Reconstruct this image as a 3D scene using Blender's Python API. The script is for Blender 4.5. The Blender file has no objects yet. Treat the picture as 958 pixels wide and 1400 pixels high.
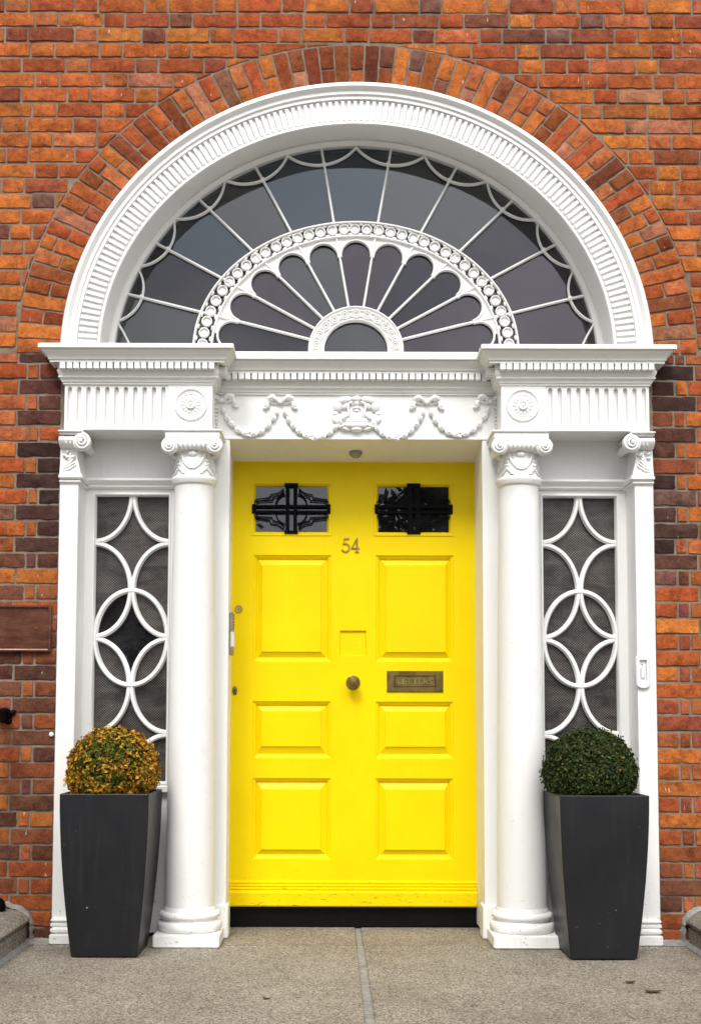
import bpy, bmesh, math, random
from mathutils import Vector, Matrix, noise

R = random.Random(54)
sc = bpy.context.scene
col = sc.collection
PI = math.pi
rad = math.radians

# ------------------------------------------------------------------ camera
F, PX, PY = 1625.0, 452.0, 871.0          # focal length and principal point for a 958 x 1400 frame
TH = rad(4.0)                             # the camera looks up a little
CAM = Vector((-0.113, -5.36, 0.969))
cd = bpy.data.cameras.new('camera')
cam = bpy.data.objects.new('camera', cd)
col.objects.link(cam)
cam.location = CAM
cam.rotation_euler = (Matrix.Rotation(PI / 2 + TH, 3, 'X') @ Matrix.Rotation(rad(0.16), 3, 'Z')).to_euler()
cd.sensor_width = 36.0
cd.lens = F / 1400 * 36
cd.shift_x = (479 - PX) / 1400
cd.shift_y = (PY - 700) / 1400
cd.clip_start, cd.clip_end = 0.05, 2000
sc.camera = cam

# ------------------------------------------------------------------ sky, sun, exposure (bright overcast)
SUN_EL, SUN_AZ = rad(50), rad(-18)        # azimuth measured from straight in front of the facade
world = bpy.data.worlds.new('World')
sc.world = world
world.use_nodes = True
wn = world.node_tree
wn.nodes.clear()
sky = wn.nodes.new('ShaderNodeTexSky')
sky.sky_type = 'NISHITA'
sky.sun_disc = False
sky.sun_elevation = SUN_EL
sky.sun_rotation = PI + SUN_AZ
sky.air_density, sky.dust_density, sky.ozone_density = 1.0, 4.0, 1.0
hs = wn.nodes.new('ShaderNodeHueSaturation')
hs.inputs['Saturation'].default_value = 0.16      # a cloud-covered, nearly neutral sky
bg = wn.nodes.new('ShaderNodeBackground')
bg.inputs['Strength'].default_value = 0.112
wo = wn.nodes.new('ShaderNodeOutputWorld')
wn.links.new(sky.outputs[0], hs.inputs['Color'])
wn.links.new(hs.outputs[0], bg.inputs['Color'])
wn.links.new(bg.outputs[0], wo.inputs['Surface'])
sl = bpy.data.lights.new('sun', 'SUN')
sl.energy, sl.angle, sl.color = 1.5, rad(18), (1.0, 0.97, 0.92)
so = bpy.data.objects.new('sun', sl)
col.objects.link(so)
sd = Vector((math.sin(SUN_AZ) * math.cos(SUN_EL), -math.cos(SUN_AZ) * math.cos(SUN_EL), math.sin(SUN_EL)))
so.rotation_euler = sd.to_track_quat('Z', 'Y').to_euler()
vs = sc.view_settings
vs.view_transform, vs.look, vs.gamma, vs.exposure = 'Standard', 'None', 1.0, 0.74
vs.use_curve_mapping = False
sc.cycles.max_bounces = 7
sc.cycles.use_denoising = True


# measurements were taken off the photograph: pixel at a known depth -> metres
def W(px, py, Y):
    d = Vector(((px - PX) / F, math.cos(TH) - (PY - py) / F * math.sin(TH), math.sin(TH) + (PY - py) / F * math.cos(TH)))
    return CAM + d * ((Y - CAM.y) / d.y)


def Z(py, Y): return W(PX, py, Y).z
def H(l, r, py, Y): return (W(r, py, Y).x - W(l, py, Y).x) / 2


def project(v):
    d = v - CAM
    dep = d.y * math.cos(TH) + d.z * math.sin(TH)
    up = -d.y * math.sin(TH) + d.z * math.cos(TH)
    return PX + F * d.x / dep, PY - F * up / dep


# ------------------------------------------------------------------ materials
class NT:
    def __init__(s, name):
        s.m = bpy.data.materials.new(name)
        s.m.use_nodes = True
        s.t = s.m.node_tree
        s.t.nodes.clear()
        s.out = s.t.nodes.new('ShaderNodeOutputMaterial')
        s.pos = None

    def n(s, typ, _o=0, **kw):
        nd = s.t.nodes.new('ShaderNode' + typ)
        for k, v in kw.items():
            if k[0] == '_':
                setattr(nd, k[1:], v)
                continue
            inp = nd.inputs[int(k[1:])] if k[0] == 'i' and k[1:].isdigit() else nd.inputs[k.replace('__', ' ')]
            if isinstance(v, bpy.types.NodeSocket):
                s.t.links.new(v, inp)
            else:
                inp.default_value = v
        return nd.outputs[_o]

    def P(s):
        if s.pos is None:
            s.pos = s.t.nodes.new('ShaderNodeNewGeometry').outputs['Position']
        return s.pos

    def noise(s, scale, detail=4, rough=.55, vec=None, dist=0.0):
        return s.n('TexNoise', Vector=vec or s.P(), Scale=scale, Detail=detail, Roughness=rough, Distortion=dist)

    def ramp(s, fac, stops):
        nd = s.t.nodes.new('ShaderNodeValToRGB')
        s.t.links.new(fac, nd.inputs[0])
        e = nd.color_ramp.elements
        while len(e) < len(stops):
            e.new(.5)
        for el, (p, c) in zip(e, stops):
            el.position = p
            el.color = c if len(c) == 4 else (*c, 1)
        return nd.outputs[0]

    def gray(s, fac, a, b, va=0.0, vb=1.0):
        return s.ramp(fac, [(a, (va,) * 3), (b, (vb,) * 3)])

    def mix(s, fac, a, b, mode='MIX'):
        nd = s.t.nodes.new('ShaderNodeMix')
        nd.data_type = 'RGBA'
        nd.blend_type = mode
        for k, v in ((0, fac), (6, a), (7, b)):
            if isinstance(v, bpy.types.NodeSocket):
                s.t.links.new(v, nd.inputs[k])
            else:
                nd.inputs[k].default_value = v if k == 0 else (*v, 1)[:4]
        return nd.outputs[2]

    def bump(s, h, strength=.3, dist=.005, normal=None):
        kw = dict(Height=h, Strength=strength, Distance=dist)
        if normal:
            kw['Normal'] = normal
        return s.n('Bump', **kw)

    def scaled(s, v):
        return s.n('VectorMath', _operation='MULTIPLY', i0=s.P(), i1=v)

    def finish(s, **kw):
        b = s.n('BsdfPrincipled', **kw)
        s.t.links.new(b, s.out.inputs['Surface'])
        return s.m


M = {}


def make_white(name, base=(.80, .80, .785), grime=(.55, .53, .47), low=False):
    t = NT(name)
    g = t.gray(t.noise(3.2, 8, .72), .56, .80, 0, .34)
    c = t.mix(g, base, grime)
    st = t.gray(t.noise(1, 6, .7, t.scaled((26, 26, 2.2))), .56, .80, 0, .36)       # rain streaks
    c = t.mix(st, c, (.60, .58, .53))
    if low:                                                                          # chipped, muddy foot
        z = t.n('SeparateXYZ', 2, Vector=t.P())
        lowf = t.n('MapRange', Value=z, i1=.42, i2=.0, i3=0.0, i4=1.0)
        ch = t.gray(t.noise(55, 5, .7), .62, .66)
        f = t.n('Math', _operation='MULTIPLY', i0=lowf, i1=ch)
        c = t.mix(t.n('Math', _operation='MULTIPLY', i0=f, i1=.8), c, (.27, .26, .24))
    sp = t.gray(t.noise(70, 4, .6), .68, .715, 0, .6)
    c = t.mix(sp, c, (.45, .43, .40))
    h = t.noise(90, 5, .6)
    b = t.bump(h, .25, .0025)
    b = t.bump(t.noise(11, 4, .6), .2, .008, b)
    return t.finish(Base__Color=c, Roughness=.42, Normal=b)


M['white'] = make_white('white_gloss_paint')
M['white_low'] = make_white('white_paint_worn_foot', low=True)
M['white_dull'] = make_white('white_paint_weathered', (.75, .745, .715), (.38, .35, .29))

t = NT('yellow_gloss_paint')
g = t.noise(1, 5, .6, t.scaled((140, 140, 6)))
c = t.mix(t.gray(t.noise(2.6, 6, .65), .40, .72), (.83, .63, .0), (.80, .565, .0))
c = t.mix(t.gray(t.noise(1, 6, .7, t.scaled((60, 60, 5))), .56, .78, 0, .35), c, (.74, .50, .002))
c = t.mix(t.gray(t.noise(60, 4, .6), .715, .74, 0, .6), c, (.40, .27, .02))
z = t.n('SeparateXYZ', 2, Vector=t.P())
lowf = t.n('MapRange', Value=z, i1=.34, i2=.10, i3=0.0, i4=1.0)
sc_ = t.gray(t.noise(1, 6, .75, t.scaled((20, 20, 95))), .605, .64)
c = t.mix(t.n('Math', _operation='MULTIPLY', i0=lowf, i1=sc_), c, (.20, .13, .02))
M['yellow'] = t.finish(Base__Color=c, Roughness=t.gray(t.noise(30, 4), .3, .7, .30, .46),
                       Normal=t.bump(g, .16, .0014), Specular__IOR__Level=.16)


def make_brick(name, base_from):
    t = NT(name)
    if base_from == 'object':
        base = t.n('ObjectInfo', 1)
    else:
        g = t.t.nodes.new('ShaderNodeNewGeometry')
        base = t.ramp(g.outputs['Random Per Island'], [(0, (.33, .085, .026)), (.3, (.40, .125, .033)), (.55, (.28, .062, .022)),
                                                        (.8, (.44, .115, .05)), (.93, (.22, .06, .04)), (1, (.14, .05, .045))])
    c = t.mix(t.gray(t.noise(16, 6, .7), .40, .62, 0, .55), base, t.mix(1.0, base, (1.30, 1.48, 1.2), 'MULTIPLY'))   # fired unevenly, orange to red
    c = t.mix(t.gray(t.noise(30, 8, .75), .34, .56, .80, 0), c, t.mix(1.0, c, (.40, .33, .38), 'MULTIPLY'))
    c = t.mix(t.gray(t.noise(70, 6, .75), .54, .74, 0, .6), c, t.mix(1.0, c, (1.4, 1.5, 1.45), 'MULTIPLY'))
    soot = t.gray(t.noise(8, 8, .78, dist=.5), .54, .68, 0, .75)
    c = t.mix(soot, c, t.mix(1.0, c, (.30, .27, .33), 'MULTIPLY'))
    c = t.mix(t.gray(t.noise(190, 3, .6), .61, .68, 0, .8), c, (.045, .02, .015))
    c = t.mix(t.gray(t.noise(5, 8, .8), .60, .74, 0, .30), c, (.30, .24, .20))                                      # lime bloom
    c = t.mix(t.gray(t.noise(1, 3, .5, t.scaled((70, 70, 20))), .735, .76, 0, .7), c, (.62, .56, .50))   # lime drips
    c = t.mix(t.gray(t.noise(1, 8, .72, t.scaled((4.2, 4.2, 1.3)), .4),   .53, .72, 0, .55), c, t.mix(1.0, c, (.42, .36, .38), 'MULTIPLY'))     # soot washed down the wall
    h = t.noise(48, 9, .72)
    b = t.bump(h, .8, .010)
    b = t.bump(t.noise(230, 4, .75), .8, .003, b)
    return t.finish(Base__Color=c, Roughness=.85, Normal=b, Specular__IOR__Level=.22)


M['brick'] = make_brick('red_brick', 'object')
M['brick_far'] = make_brick('red_brick_mixed', 'island')

t = NT('lime_mortar')
c = t.ramp(t.noise(14, 8, .7), [(.3, (.115, .085, .063)), (.5, (.20, .155, .115)), (.72, (.29, .24, .185))])
c = t.mix(t.gray(t.noise(190, 4, .7), .6, .7, 0, .5), c, (.12, .10, .085))
M['mortar'] = t.finish(Base__Color=c, Roughness=.92, Normal=t.bump(t.noise(160, 6, .7), .7, .004))

t = NT('grey_cement')
c = t.ramp(t.noise(30, 7, .7), [(.35, (.17, .165, .15)), (.6, (.30, .29, .27))])
c = t.mix(t.gray(t.noise(80, 4, .7), .62, .68, 0, .8), c, (.06, .06, .055))
M['cement'] = t.finish(Base__Color=c, Roughness=.9, Normal=t.bump(t.noise(70, 6, .7), .7, .006))


def make_granite(name, tint=(1, 1, 1)):
    t = NT(name)
    v = t.t.nodes.new('ShaderNodeTexVoronoi')
    v.inputs['Scale'].default_value = 185
    t.t.links.new(t.P(), v.inputs['Vector'])
    cell = t.n('SeparateColor', 0, Color=v.outputs['Color'])
    c = t.ramp(cell, [(0, (.06, .052, .042)), (.2, (.18, .158, .128)), (.5, (.295, .262, .213)), (.8, (.38, .343, .285)), (1, (.52, .48, .41))])
    c = t.mix(t.gray(t.noise(330, 3, .6), .62, .68, 0, .8), c, (.06, .055, .05))
    c = t.mix(t.gray(t.noise(1.9, 8, .72), .40, .68, 0, .8), c, t.mix(1.0, c, (.60, .57, .55), 'MULTIPLY'))
    c = t.mix(t.gray(t.noise(17, 7, .75), .60, .76, 0, .5), c, t.mix(1.0, c, (.5, .48, .46), 'MULTIPLY'))
    c = t.mix(1.0, c, tint, 'MULTIPLY')
    b = t.bump(t.noise(230, 5, .7), .7, .004)
    b = t.bump(t.noise(22, 5, .6), .4, .012, b)
    return t.finish(Base__Color=c, Roughness=.82, Normal=b)


M['granite'] = make_granite('granite', (.93, .92, .90))
M['granite_worn'] = make_granite('granite_threshold', (.86, .84, .80))

t = NT('charcoal_planter')
c = t.mix(t.gray(t.noise(2.5, 6, .65), .4, .7), (.0105, .0108, .0130), (.0150, .0153, .0180))
c = t.mix(t.gray(t.noise(1, 6, .7, t.scaled((30, 30, 2.5))), .55, .78, 0, .5), c, (.035, .035, .037))
c = t.mix(t.gray(t.noise(55, 3, .5), .745, .76), c, (.30, .30, .29))
M['planter'] = t.finish(Base__Color=c, Roughness=t.gray(t.noise(6, 5), .3, .7, .36, .5), Normal=t.bump(t.noise(240, 3), .12, .001), Specular__IOR__Level=.32)


def simple(name, colr, rough=.5, metal=0.0, bs=0, bstr=.2, var=.25, **kw):
    t = NT(name)
    c = t.mix(t.gray(t.noise(18, 5, .65), .38, .68), colr, tuple(x * (1 - var) for x in colr))
    args = dict(Base__Color=c, Roughness=rough, Metallic=metal)
    if bs:
        args['Normal'] = t.bump(t.noise(bs, 5), bstr, .003)
    args.update(kw)
    return t.finish(**args)


M['soil'] = simple('potting_soil', (.035, .025, .018), .95, 0, 90, .9, .5)
M['brass'] = simple('brass', (.58, .43, .17), .30, .85, 60, .15, .4)
M['dark_brass'] = simple('aged_bronze', (.235, .175, .06), .40, .75, 60, .3, .5)
M['black_paint'] = simple('black_gloss_paint', (.004, .004, .0045), .4, 0, 40, .3, .3, Specular__IOR__Level=.15)
M['iron'] = simple('black_iron', (.002, .002, .0022), .55, 0, 70, .4, .3, Specular__IOR__Level=.08)
M['grey_metal'] = simple('brushed_steel', (.38, .37, .34), .4, .8, 100, .2, .3)
M['plastic'] = simple('white_plastic', (.74, .75, .76), .35, 0, 0, 0, .08)
M['dull_plastic'] = simple('clouded_lens', (.30, .29, .25), .3, 0, 0, 0, .3)
M['black_hole'] = simple('dark_slot', (.006, .006, .006), .8)
M['dead_leaf'] = simple('dead_leaf', (.05, .035, .02), .8, 0, 90, .5, .5)
M['bark'] = simple('bark', (.07, .055, .04), .9, 0, 25, .9, .5)
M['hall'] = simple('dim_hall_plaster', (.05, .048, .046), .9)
M['asphalt'] = simple('asphalt', (.05, .05, .052), .9, 0, 120, .6, .3)
M['pave'] = simple('concrete_pavement', (.27, .26, .24), .9, 0, 120, .5, .3)

t = NT('lacquered_copper_plaque')
c = t.ramp(t.noise(1, 7, .7, t.scaled((5, 5, 22))), [(.3, (.055, .022, .016)), (.5, (.13, .045, .026)), (.7, (.20, .09, .06))])
M['plaque'] = t.finish(Base__Color=c, Roughness=t.gray(t.noise(12, 5), .3, .7, .12, .34), Metallic=.35, Coat__Weight=.6, Coat__Roughness=.08)

def make_glass(name, ior, tint, thru):
    t = NT(name)
    fr = t.n('Fresnel', IOR=ior)
    gl = t.n('BsdfGlossy', Color=(*tint, 1), Roughness=0.0)
    tr = t.n('BsdfTransparent', Color=(*thru, 1))
    dust = t.n('BsdfDiffuse', Color=(.42, .40, .42, 1))
    base_ = t.n('MixShader', i0=fr, i1=tr, i2=gl)
    df = t.gray(t.noise(1.7, 7, .7, dist=.6), .36, .70, .0, .06)
    t.t.links.new(t.n('MixShader', i0=df, i1=base_, i2=dust), t.out.inputs['Surface'])
    return t.m


M['glass'] = make_glass('clear_window_glass', 1.62, (.94, .94, 1.0), (.72, .75, .78))
M['glass_plum'] = make_glass('old_crown_glass_plum', 1.56, (.95, .91, 1.0), (.70, .69, .73))
M['glass_reflection_tint'] = make_glass('crown_glass_blue_reflection', 1.62, (.84, .92, 1.0), (.66, .72, .78))  # bluish reflection on the upper middle panes, put into the glass tint
M['glass_dim'] = make_glass('old_crown_glass_dim', 1.48, (.90, .90, 1.0), (.66, .68, .70))
M['glass_clear'] = make_glass('old_crown_glass_clear', 1.60, (.95, .97, 1.0), (.76, .78, .80))

t = NT('obscured_wire_glass')          # reeded pane with a fine mesh pressed into it
sx = t.n('SeparateXYZ', 0, Vector=t.P()); sz = t.n('SeparateXYZ', 2, Vector=t.P())
def wav(t, a, sc_, b=None, sb=0.0):
    v = t.n('Math', _operation='MULTIPLY', i0=a, i1=sc_)
    if b is not None:
        v = t.n('Math', _operation='ADD', i0=v, i1=t.n('Math', _operation='MULTIPLY', i0=b, i1=sb))
    return t.n('Math', _operation='SINE', i0=v)
w1 = wav(t, sx, 500)
w2 = wav(t, sz, 540)
wv = t.n('Math', _operation='MULTIPLY', i0=w1, i1=w2)
nse = t.gray(t.noise(1, 6, .7, t.scaled((6, 6, 14)), .8), .36, .66)
c = t.mix(t.gray(wv, .05, .75), t.mix(nse, (.016, .013, .012), (.045, .039, .035)), t.mix(nse, (.075, .066, .062), (.22, .20, .185)))
M['mesh_glass'] = t.finish(Base__Color=c, Roughness=.22, Normal=t.bump(wv, .25, .0012), Specular__IOR__Level=.4)

t = NT('boxwood_leaf')
a = t.n('Attribute', _attribute_name='Col')
M['leaf'] = t.finish(Base__Color=a, Roughness=.6, Specular__IOR__Level=.12)
M['leaf_dark'] = simple('inner_twigs', (.012, .014, .006), .9)
M['tree_leaf'] = simple('tree_leaf', (.045, .075, .022), .6, var=.5)


# ------------------------------------------------------------------ mesh building
ORG = {}


def thing(name, label, cat, loc=(0, 0, 0), group=None):
    o = bpy.data.objects.new(name, None)
    o.empty_display_size = .1
    col.objects.link(o)
    o.location = loc
    o['label'] = label
    if cat:
        o['category'] = cat
    if group:
        o['group'] = group
    ORG[o] = Vector(loc)
    return o


def tag(o, label=None, cat=None, group=None, kind=None):
    for k, v in (('label', label), ('category', cat), ('group', group), ('kind', kind)):
        if v:
            o[k] = v
    return o


class MB:
    def __init__(s):
        s.v, s.f = [], []

    def add(s, v, f):
        o = len(s.v)
        s.v += [tuple(p) for p in v]
        s.f += [tuple(i + o for i in q) for q in f]
        return s

    def grid(s, rows, closed_u=False, closed_v=False, cap0=False, cap1=False):
        """rows: list of rings (equal length)."""
        n = len(rows[0])
        v = [p for r in rows for p in r]
        f = []
        m = len(rows)
        for i in range(m if closed_v else m - 1):
            for j in range(n if closed_u else n - 1):
                a, b = i * n + j, i * n + (j + 1) % n
                i2 = (i + 1) % m
                f.append((a, b, i2 * n + (j + 1) % n, i2 * n + j))
        if cap0:
            f.append(tuple(range(n)))
        if cap1:
            f.append(tuple((m - 1) * n + j for j in reversed(range(n))))
        return s.add(v, f)

    def box(s, x0, x1, y0, y1, z0, z1, c=0.0):
        """box, optionally chamfered on the front (-Y) edges"""
        if c <= 0:
            v = [(x, y, z) for x in (x0, x1) for y in (y0, y1) for z in (z0, z1)]
            return s.add(v, [(0, 1, 3, 2), (4, 6, 7, 5), (0, 4, 5, 1), (2, 3, 7, 6), (0, 2, 6, 4), (1, 5, 7, 3)])
        def ring(i, y): return [(x0 + i, y, z0 + i), (x1 - i, y, z0 + i), (x1 - i, y, z1 - i), (x0 + i, y, z1 - i)]
        return s.grid([ring(c, y0), ring(0, y0 + c), ring(0, y1)], True, False, True, True)

    def rbox(s, x0, x1, y0, y1, z0, z1, c):
        """box chamfered on all edges"""
        def ring(i, z): return [(x0 + i + c, y0 + i, z), (x1 - i - c, y0 + i, z), (x1 - i, y0 + i + c, z), (x1 - i, y1 - i - c, z),
                                (x1 - i - c, y1 - i, z), (x0 + i + c, y1 - i, z), (x0 + i, y1 - i - c, z), (x0 + i, y0 + i + c, z)]
        return s.grid([ring(c, z0), ring(0, z0 + c), ring(0, z1 - c), ring(c, z1)], True, False, True, True)

    def lathe(s, prof, cx, cy, n=32, axis='z', cz=0.0, cap0=False, cap1=False):
        rows = []
        for r, h in prof:
            ring = []
            for k in range(n):
                a = 2 * PI * k / n
                if axis == 'z':
                    ring.append((cx + r * math.cos(a), cy + r * math.sin(a), h))
                else:                      # axis y: h is the y coordinate
                    ring.append((cx + r * math.cos(a), h, cz + r * math.sin(a)))
            rows.append(ring)
        return s.grid(rows, True, False, cap0, cap1)

    def sweep(s, pts, prof, plane='xz', closed=False, open_prof=False):
        """profile (n, d): n along the path's left normal, d out of the plane"""
        n = len(pts)
        rows = []
        for i, p in enumerate(pts):
            p = Vector(p)
            if closed:
                a, b = Vector(pts[i - 1]), Vector(pts[(i + 1) % n])
            else:
                a = Vector(pts[i - 1]) if i else None
                b = Vector(pts[i + 1]) if i < n - 1 else None
            d1 = (p - a).normalized() if a is not None else None
            d2 = (b - p).normalized() if b is not None else None
            d1 = d1 if d1 is not None else d2
            d2 = d2 if d2 is not None else d1
            n1, n2 = Vector((-d1.y, d1.x)), Vector((-d2.y, d2.x))
            nn = (n1 + n2) / max(.2, 1 + n1.dot(n2))
            q = []
            for u, d in prof:
                e = p + nn * u
                q.append((e.x, d, e.y) if plane == 'xz' else ((e.x, e.y, d) if plane == 'xy' else (d, e.x, e.y)))
            rows.append(q)
        return s.grid(rows, not open_prof, closed, not closed and not open_prof, not closed and not open_prof)

    def blob(s, c, r, rot=0.0, nu=10, nv=7):
        """ellipsoid; rot turns it in the facade plane"""
        rows = []
        ca, sa = math.cos(rot), math.sin(rot)
        for i in range(nv + 1):
            th = PI * min(max(i / nv, .02), .98)
            ring = []
            for k in range(nu):
                a = 2 * PI * k / nu
                x, z, y = r[0] * math.sin(th) * math.cos(a), r[2] * math.sin(th) * math.sin(a), r[1] * math.cos(th)
                ring.append((c[0] + x * ca - z * sa, c[1] + y, c[2] + x * sa + z * ca))
            rows.append(ring)
        return s.grid(rows, True, False, True, True)

    def tube(s, pts, rs, n=8):
        pts = [Vector(p) for p in pts]
        if not isinstance(rs, (list, tuple)):
            rs = [rs] * len(pts)
        rows, up = [], None
        for i, p in enumerate(pts):
            d = (pts[min(i + 1, len(pts) - 1)] - pts[max(i - 1, 0)]).normalized()
            if up is None:
                up = Vector((0, 1, 0)) if abs(d.y) < .9 else Vector((1, 0, 0))
            sd_ = d.cross(up).normalized()
            up = sd_.cross(d).normalized()
            rows.append([tuple(p + rs[i] * (math.cos(2 * PI * k / n) * sd_ + math.sin(2 * PI * k / n) * up)) for k in range(n)])
        return s.grid(rows, True, False, True, True)

    def prism(s, poly, y0, y1, c=0.004):
        """polygon in x,z extruded from y0 (front, chamfered by c) to y1"""
        cx = sum(p[0] for p in poly) / len(poly)
        cz = sum(p[1] for p in poly) / len(poly)
        def sh(p):
            dx, dz = cx - p[0], cz - p[1]
            l = math.hypot(dx, dz) or 1
            return (p[0] + dx / l * min(c * 1.3, l * .4), p[1] + dz / l * min(c * 1.3, l * .4))
        a = [sh(p) for p in poly]
        return s.grid([[(p[0], y0, p[1]) for p in a], [(p[0], y0 + c, p[1]) for p in poly], [(p[0], y1, p[1]) for p in poly]], True, False, True, True)

    def rects(s, rings, fill=True):
        """nested rectangles ((x0,x1,z0,z1), y) joined by slopes"""
        rows = [[(x0, y, z0), (x1, y, z0), (x1, y, z1), (x0, y, z1)] for (x0, x1, z0, z1), y in rings]
        return s.grid(rows, True, False, False, fill)

    def plate(s, xs, zs, holes, yf, yb):
        """flat plate with rectangular openings and their reveals"""
        xs = sorted(set(xs) | {h[i] for h in holes for i in (0, 1)})
        zs = sorted(set(zs) | {h[i] for h in holes for i in (2, 3)})
        def inside(x, z): return any(h[0] < x < h[1] and h[2] < z < h[3] for h in holes)
        for i in range(len(xs) - 1):
            for j in range(len(zs) - 1):
                if not inside((xs[i] + xs[i + 1]) / 2, (zs[j] + zs[j + 1]) / 2):
                    s.add([(xs[i], yf, zs[j]), (xs[i + 1], yf, zs[j]), (xs[i + 1], yf, zs[j + 1]), (xs[i], yf, zs[j + 1])], [(0, 1, 2, 3)])
        for h in list(holes) + [(xs[0], xs[-1], zs[0], zs[-1])]:
            s.grid([[(h[0], y, h[2]), (h[1], y, h[2]), (h[1], y, h[3]), (h[0], y, h[3])] for y in (yf, yb)], True)
        return s

    def mesh(s, name, off, smooth):
        me = bpy.data.meshes.new(name)
        me.from_pydata([(v[0] - off.x, v[1] - off.y, v[2] - off.z) for v in s.v], [], s.f)
        bm = bmesh.new()
        bm.from_mesh(me)
        bmesh.ops.remove_doubles(bm, verts=bm.verts, dist=1e-6)
        bmesh.ops.recalc_face_normals(bm, faces=bm.faces)
        bm.to_mesh(me)
        bm.free()
        if smooth:
            me.shade_smooth()
            me.set_sharp_from_angle(angle=rad(smooth))
        return me

    def build(s, name, mat, parent=None, smooth=35, loc=None):
        base = ORG[parent] if parent is not None else Vector((0, 0, 0))
        l = Vector(loc) if loc is not None else base
        me = s.mesh(name, l, smooth)
        me.materials.append(M[mat])
        o = bpy.data.objects.new(name, me)
        col.objects.link(o)
        o.parent = parent
        o.location = l - base
        ORG[o] = l
        return o


def arc3(p, q, r, n=14):
    """circular arc through three points"""
    ax, ay, bx, by, cx, cy = *p, *q, *r
    d = 2 * (ax * (by - cy) + bx * (cy - ay) + cx * (ay - by))
    ux = ((ax * ax + ay * ay) * (by - cy) + (bx * bx + by * by) * (cy - ay) + (cx * cx + cy * cy) * (ay - by)) / d
    uy = ((ax * ax + ay * ay) * (cx - bx) + (bx * bx + by * by) * (ax - cx) + (cx * cx + cy * cy) * (bx - ax)) / d
    a0, a1, a2 = (math.atan2(y - uy, x - ux) for x, y in (p, q, r))
    rr = math.hypot(ax - ux, ay - uy)
    def un(a, ref):
        while a < ref: a += 2 * PI
        return a
    b1, b2 = un(a1, a0), un(a2, a0)
    if b1 <= b2:
        return [(ux + rr * math.cos(a0 + (b2 - a0) * k / n), uy + rr * math.sin(a0 + (b2 - a0) * k / n)) for k in range(n + 1)]
    e = a0 - (2 * PI - (b2 - a0))
    return [(ux + rr * math.cos(a0 + (e - a0) * k / n), uy + rr * math.sin(a0 + (e - a0) * k / n)) for k in range(n + 1)]


def ell(cx, cz, a, b, t0, t1, n):
    return [(cx + a * math.cos(t0 + (t1 - t0) * k / n), cz + b * math.sin(t0 + (t1 - t0) * k / n)) for k in range(n + 1)]


# ------------------------------------------------------------------ main dimensions (metres)
YW = -0.12                  # brick face
YB = -0.16                  # face of the frieze blocks over the columns
YG = 0.07                   # fanlight glass
YS = 0.065                  # sidelight glass
YD = 0.30                   # door face
XO = H(84, 890, 540, -.13)                     # outer edge of the pilasters
ZC = Z(484, YW)                                # springing of the arch
A_IN, B_IN = H(84, 890, 467, YW), Z(117, YW) - ZC      # archivolt outside = brick arch inside
A_EX, B_EX = H(22, 950, 467, YW), Z(62, YW) - ZC       # brick arch outside
Z_SOF = Z(600, 0.0)                            # underside of the lintel
Z_DT = Z(632, YD)                              # top of the door
XCOL = H(263, 706, 690, -.10)
print('DIM', dict(XO=XO, ZC=ZC, A_IN=A_IN, B_IN=B_IN, A_EX=A_EX, B_EX=B_EX, Z_SOF=Z_SOF, Z_DT=Z_DT, XCOL=XCOL, XCOL2=H(255, 710, 1235, -.1)))

# ------------------------------------------------------------------ ground
def struct(name, mb, mat, parent=None, smooth=30):
    o = mb.build(name, mat, parent, smooth)
    if parent is None:
        o['kind'] = 'structure'
    return o


struct('ground', MB().add([(-300, -300, -.70), (300, -300, -.70), (300, 60, -.70), (-300, 60, -.70)], [(0, 1, 2, 3)]), 'pave')
struct('road', MB().add([(-120, -17, -.69), (120, -17, -.69), (120, -7.2, -.69), (-120, -7.2, -.69)], [(0, 1, 2, 3)]), 'asphalt')
struct('pavement', MB().box(-60, 60, -7.0, -2.75, -.72, -.56), 'pave')
struct('kerb', MB().rbox(-60, 60, -7.2, -7.002, -.72, -.552, .02), 'granite')
XL = 1.43
YJ = -0.185                                     # joint between threshold and landing slabs
land = struct('landing', MB().box(-1.9, 1.9, -2.05, .42, -.7, -.009), 'cement')
def slab(x0, x1, y0, y1, mat='granite'):
    MB().rbox(x0, x1, y0, y1, -.12, 0.0 + R.uniform(-.001, .001), .005).build('paving_slab', mat, land, 30)
XJ = .018
slab(-1.88, XJ - .015, -2.04, YJ - .006)
slab(XJ + .015, 1.88, -2.04, YJ - .006)
slab(-.70, XJ - .012, YJ + .004, .30, 'granite_worn')
slab(XJ + .012, .70, YJ + .004, .30, 'granite_worn')
slab(-1.6, -.706, YJ + .004, .2)
slab(.706, 1.6, YJ + .004, .2)
for k in range(3):
    struct('step', MB().rbox(-1.9, 1.9, -2.05 - .3 * (k + 1) + .002 * k, -2.052 - .3 * k, -.7, -.14 * (k + 1), .012), 'granite')

# ------------------------------------------------------------------ brick wall
wall = thing('brick_wall', 'weathered red and orange brick house wall framing the white arched doorway', 'wall', (0, YW, 0))
XEND, ZTOP = 2.7, 5.2
YM = YW + .006
mb = MB()
n = 48
top = [(-XEND, -.7), (-XEND, ZC), (-XEND, ZTOP)]
arch = ell(0, ZC, A_IN - .01, B_IN - .01, PI, 0, n)
for side in (-1, 1):
    mb.box(min(side * (XO - .01), side * XEND), max(side * (XO - .01), side * XEND), YM, YM + .4, -.7, ZC)
rows = []
for x, z in arch:
    rows.append((x, z))
for k in range(n):
    (xa, za), (xb, zb) = rows[k], rows[k + 1]
    mb.add([(xa, YM, za), (xb, YM, zb), (xb, YM, ZTOP), (xa, YM, ZTOP), (xa, YM + .4, za), (xb, YM + .4, zb)], [(0, 1, 2, 3), (0, 4, 5, 1)])
xe = A_IN - .01
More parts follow.
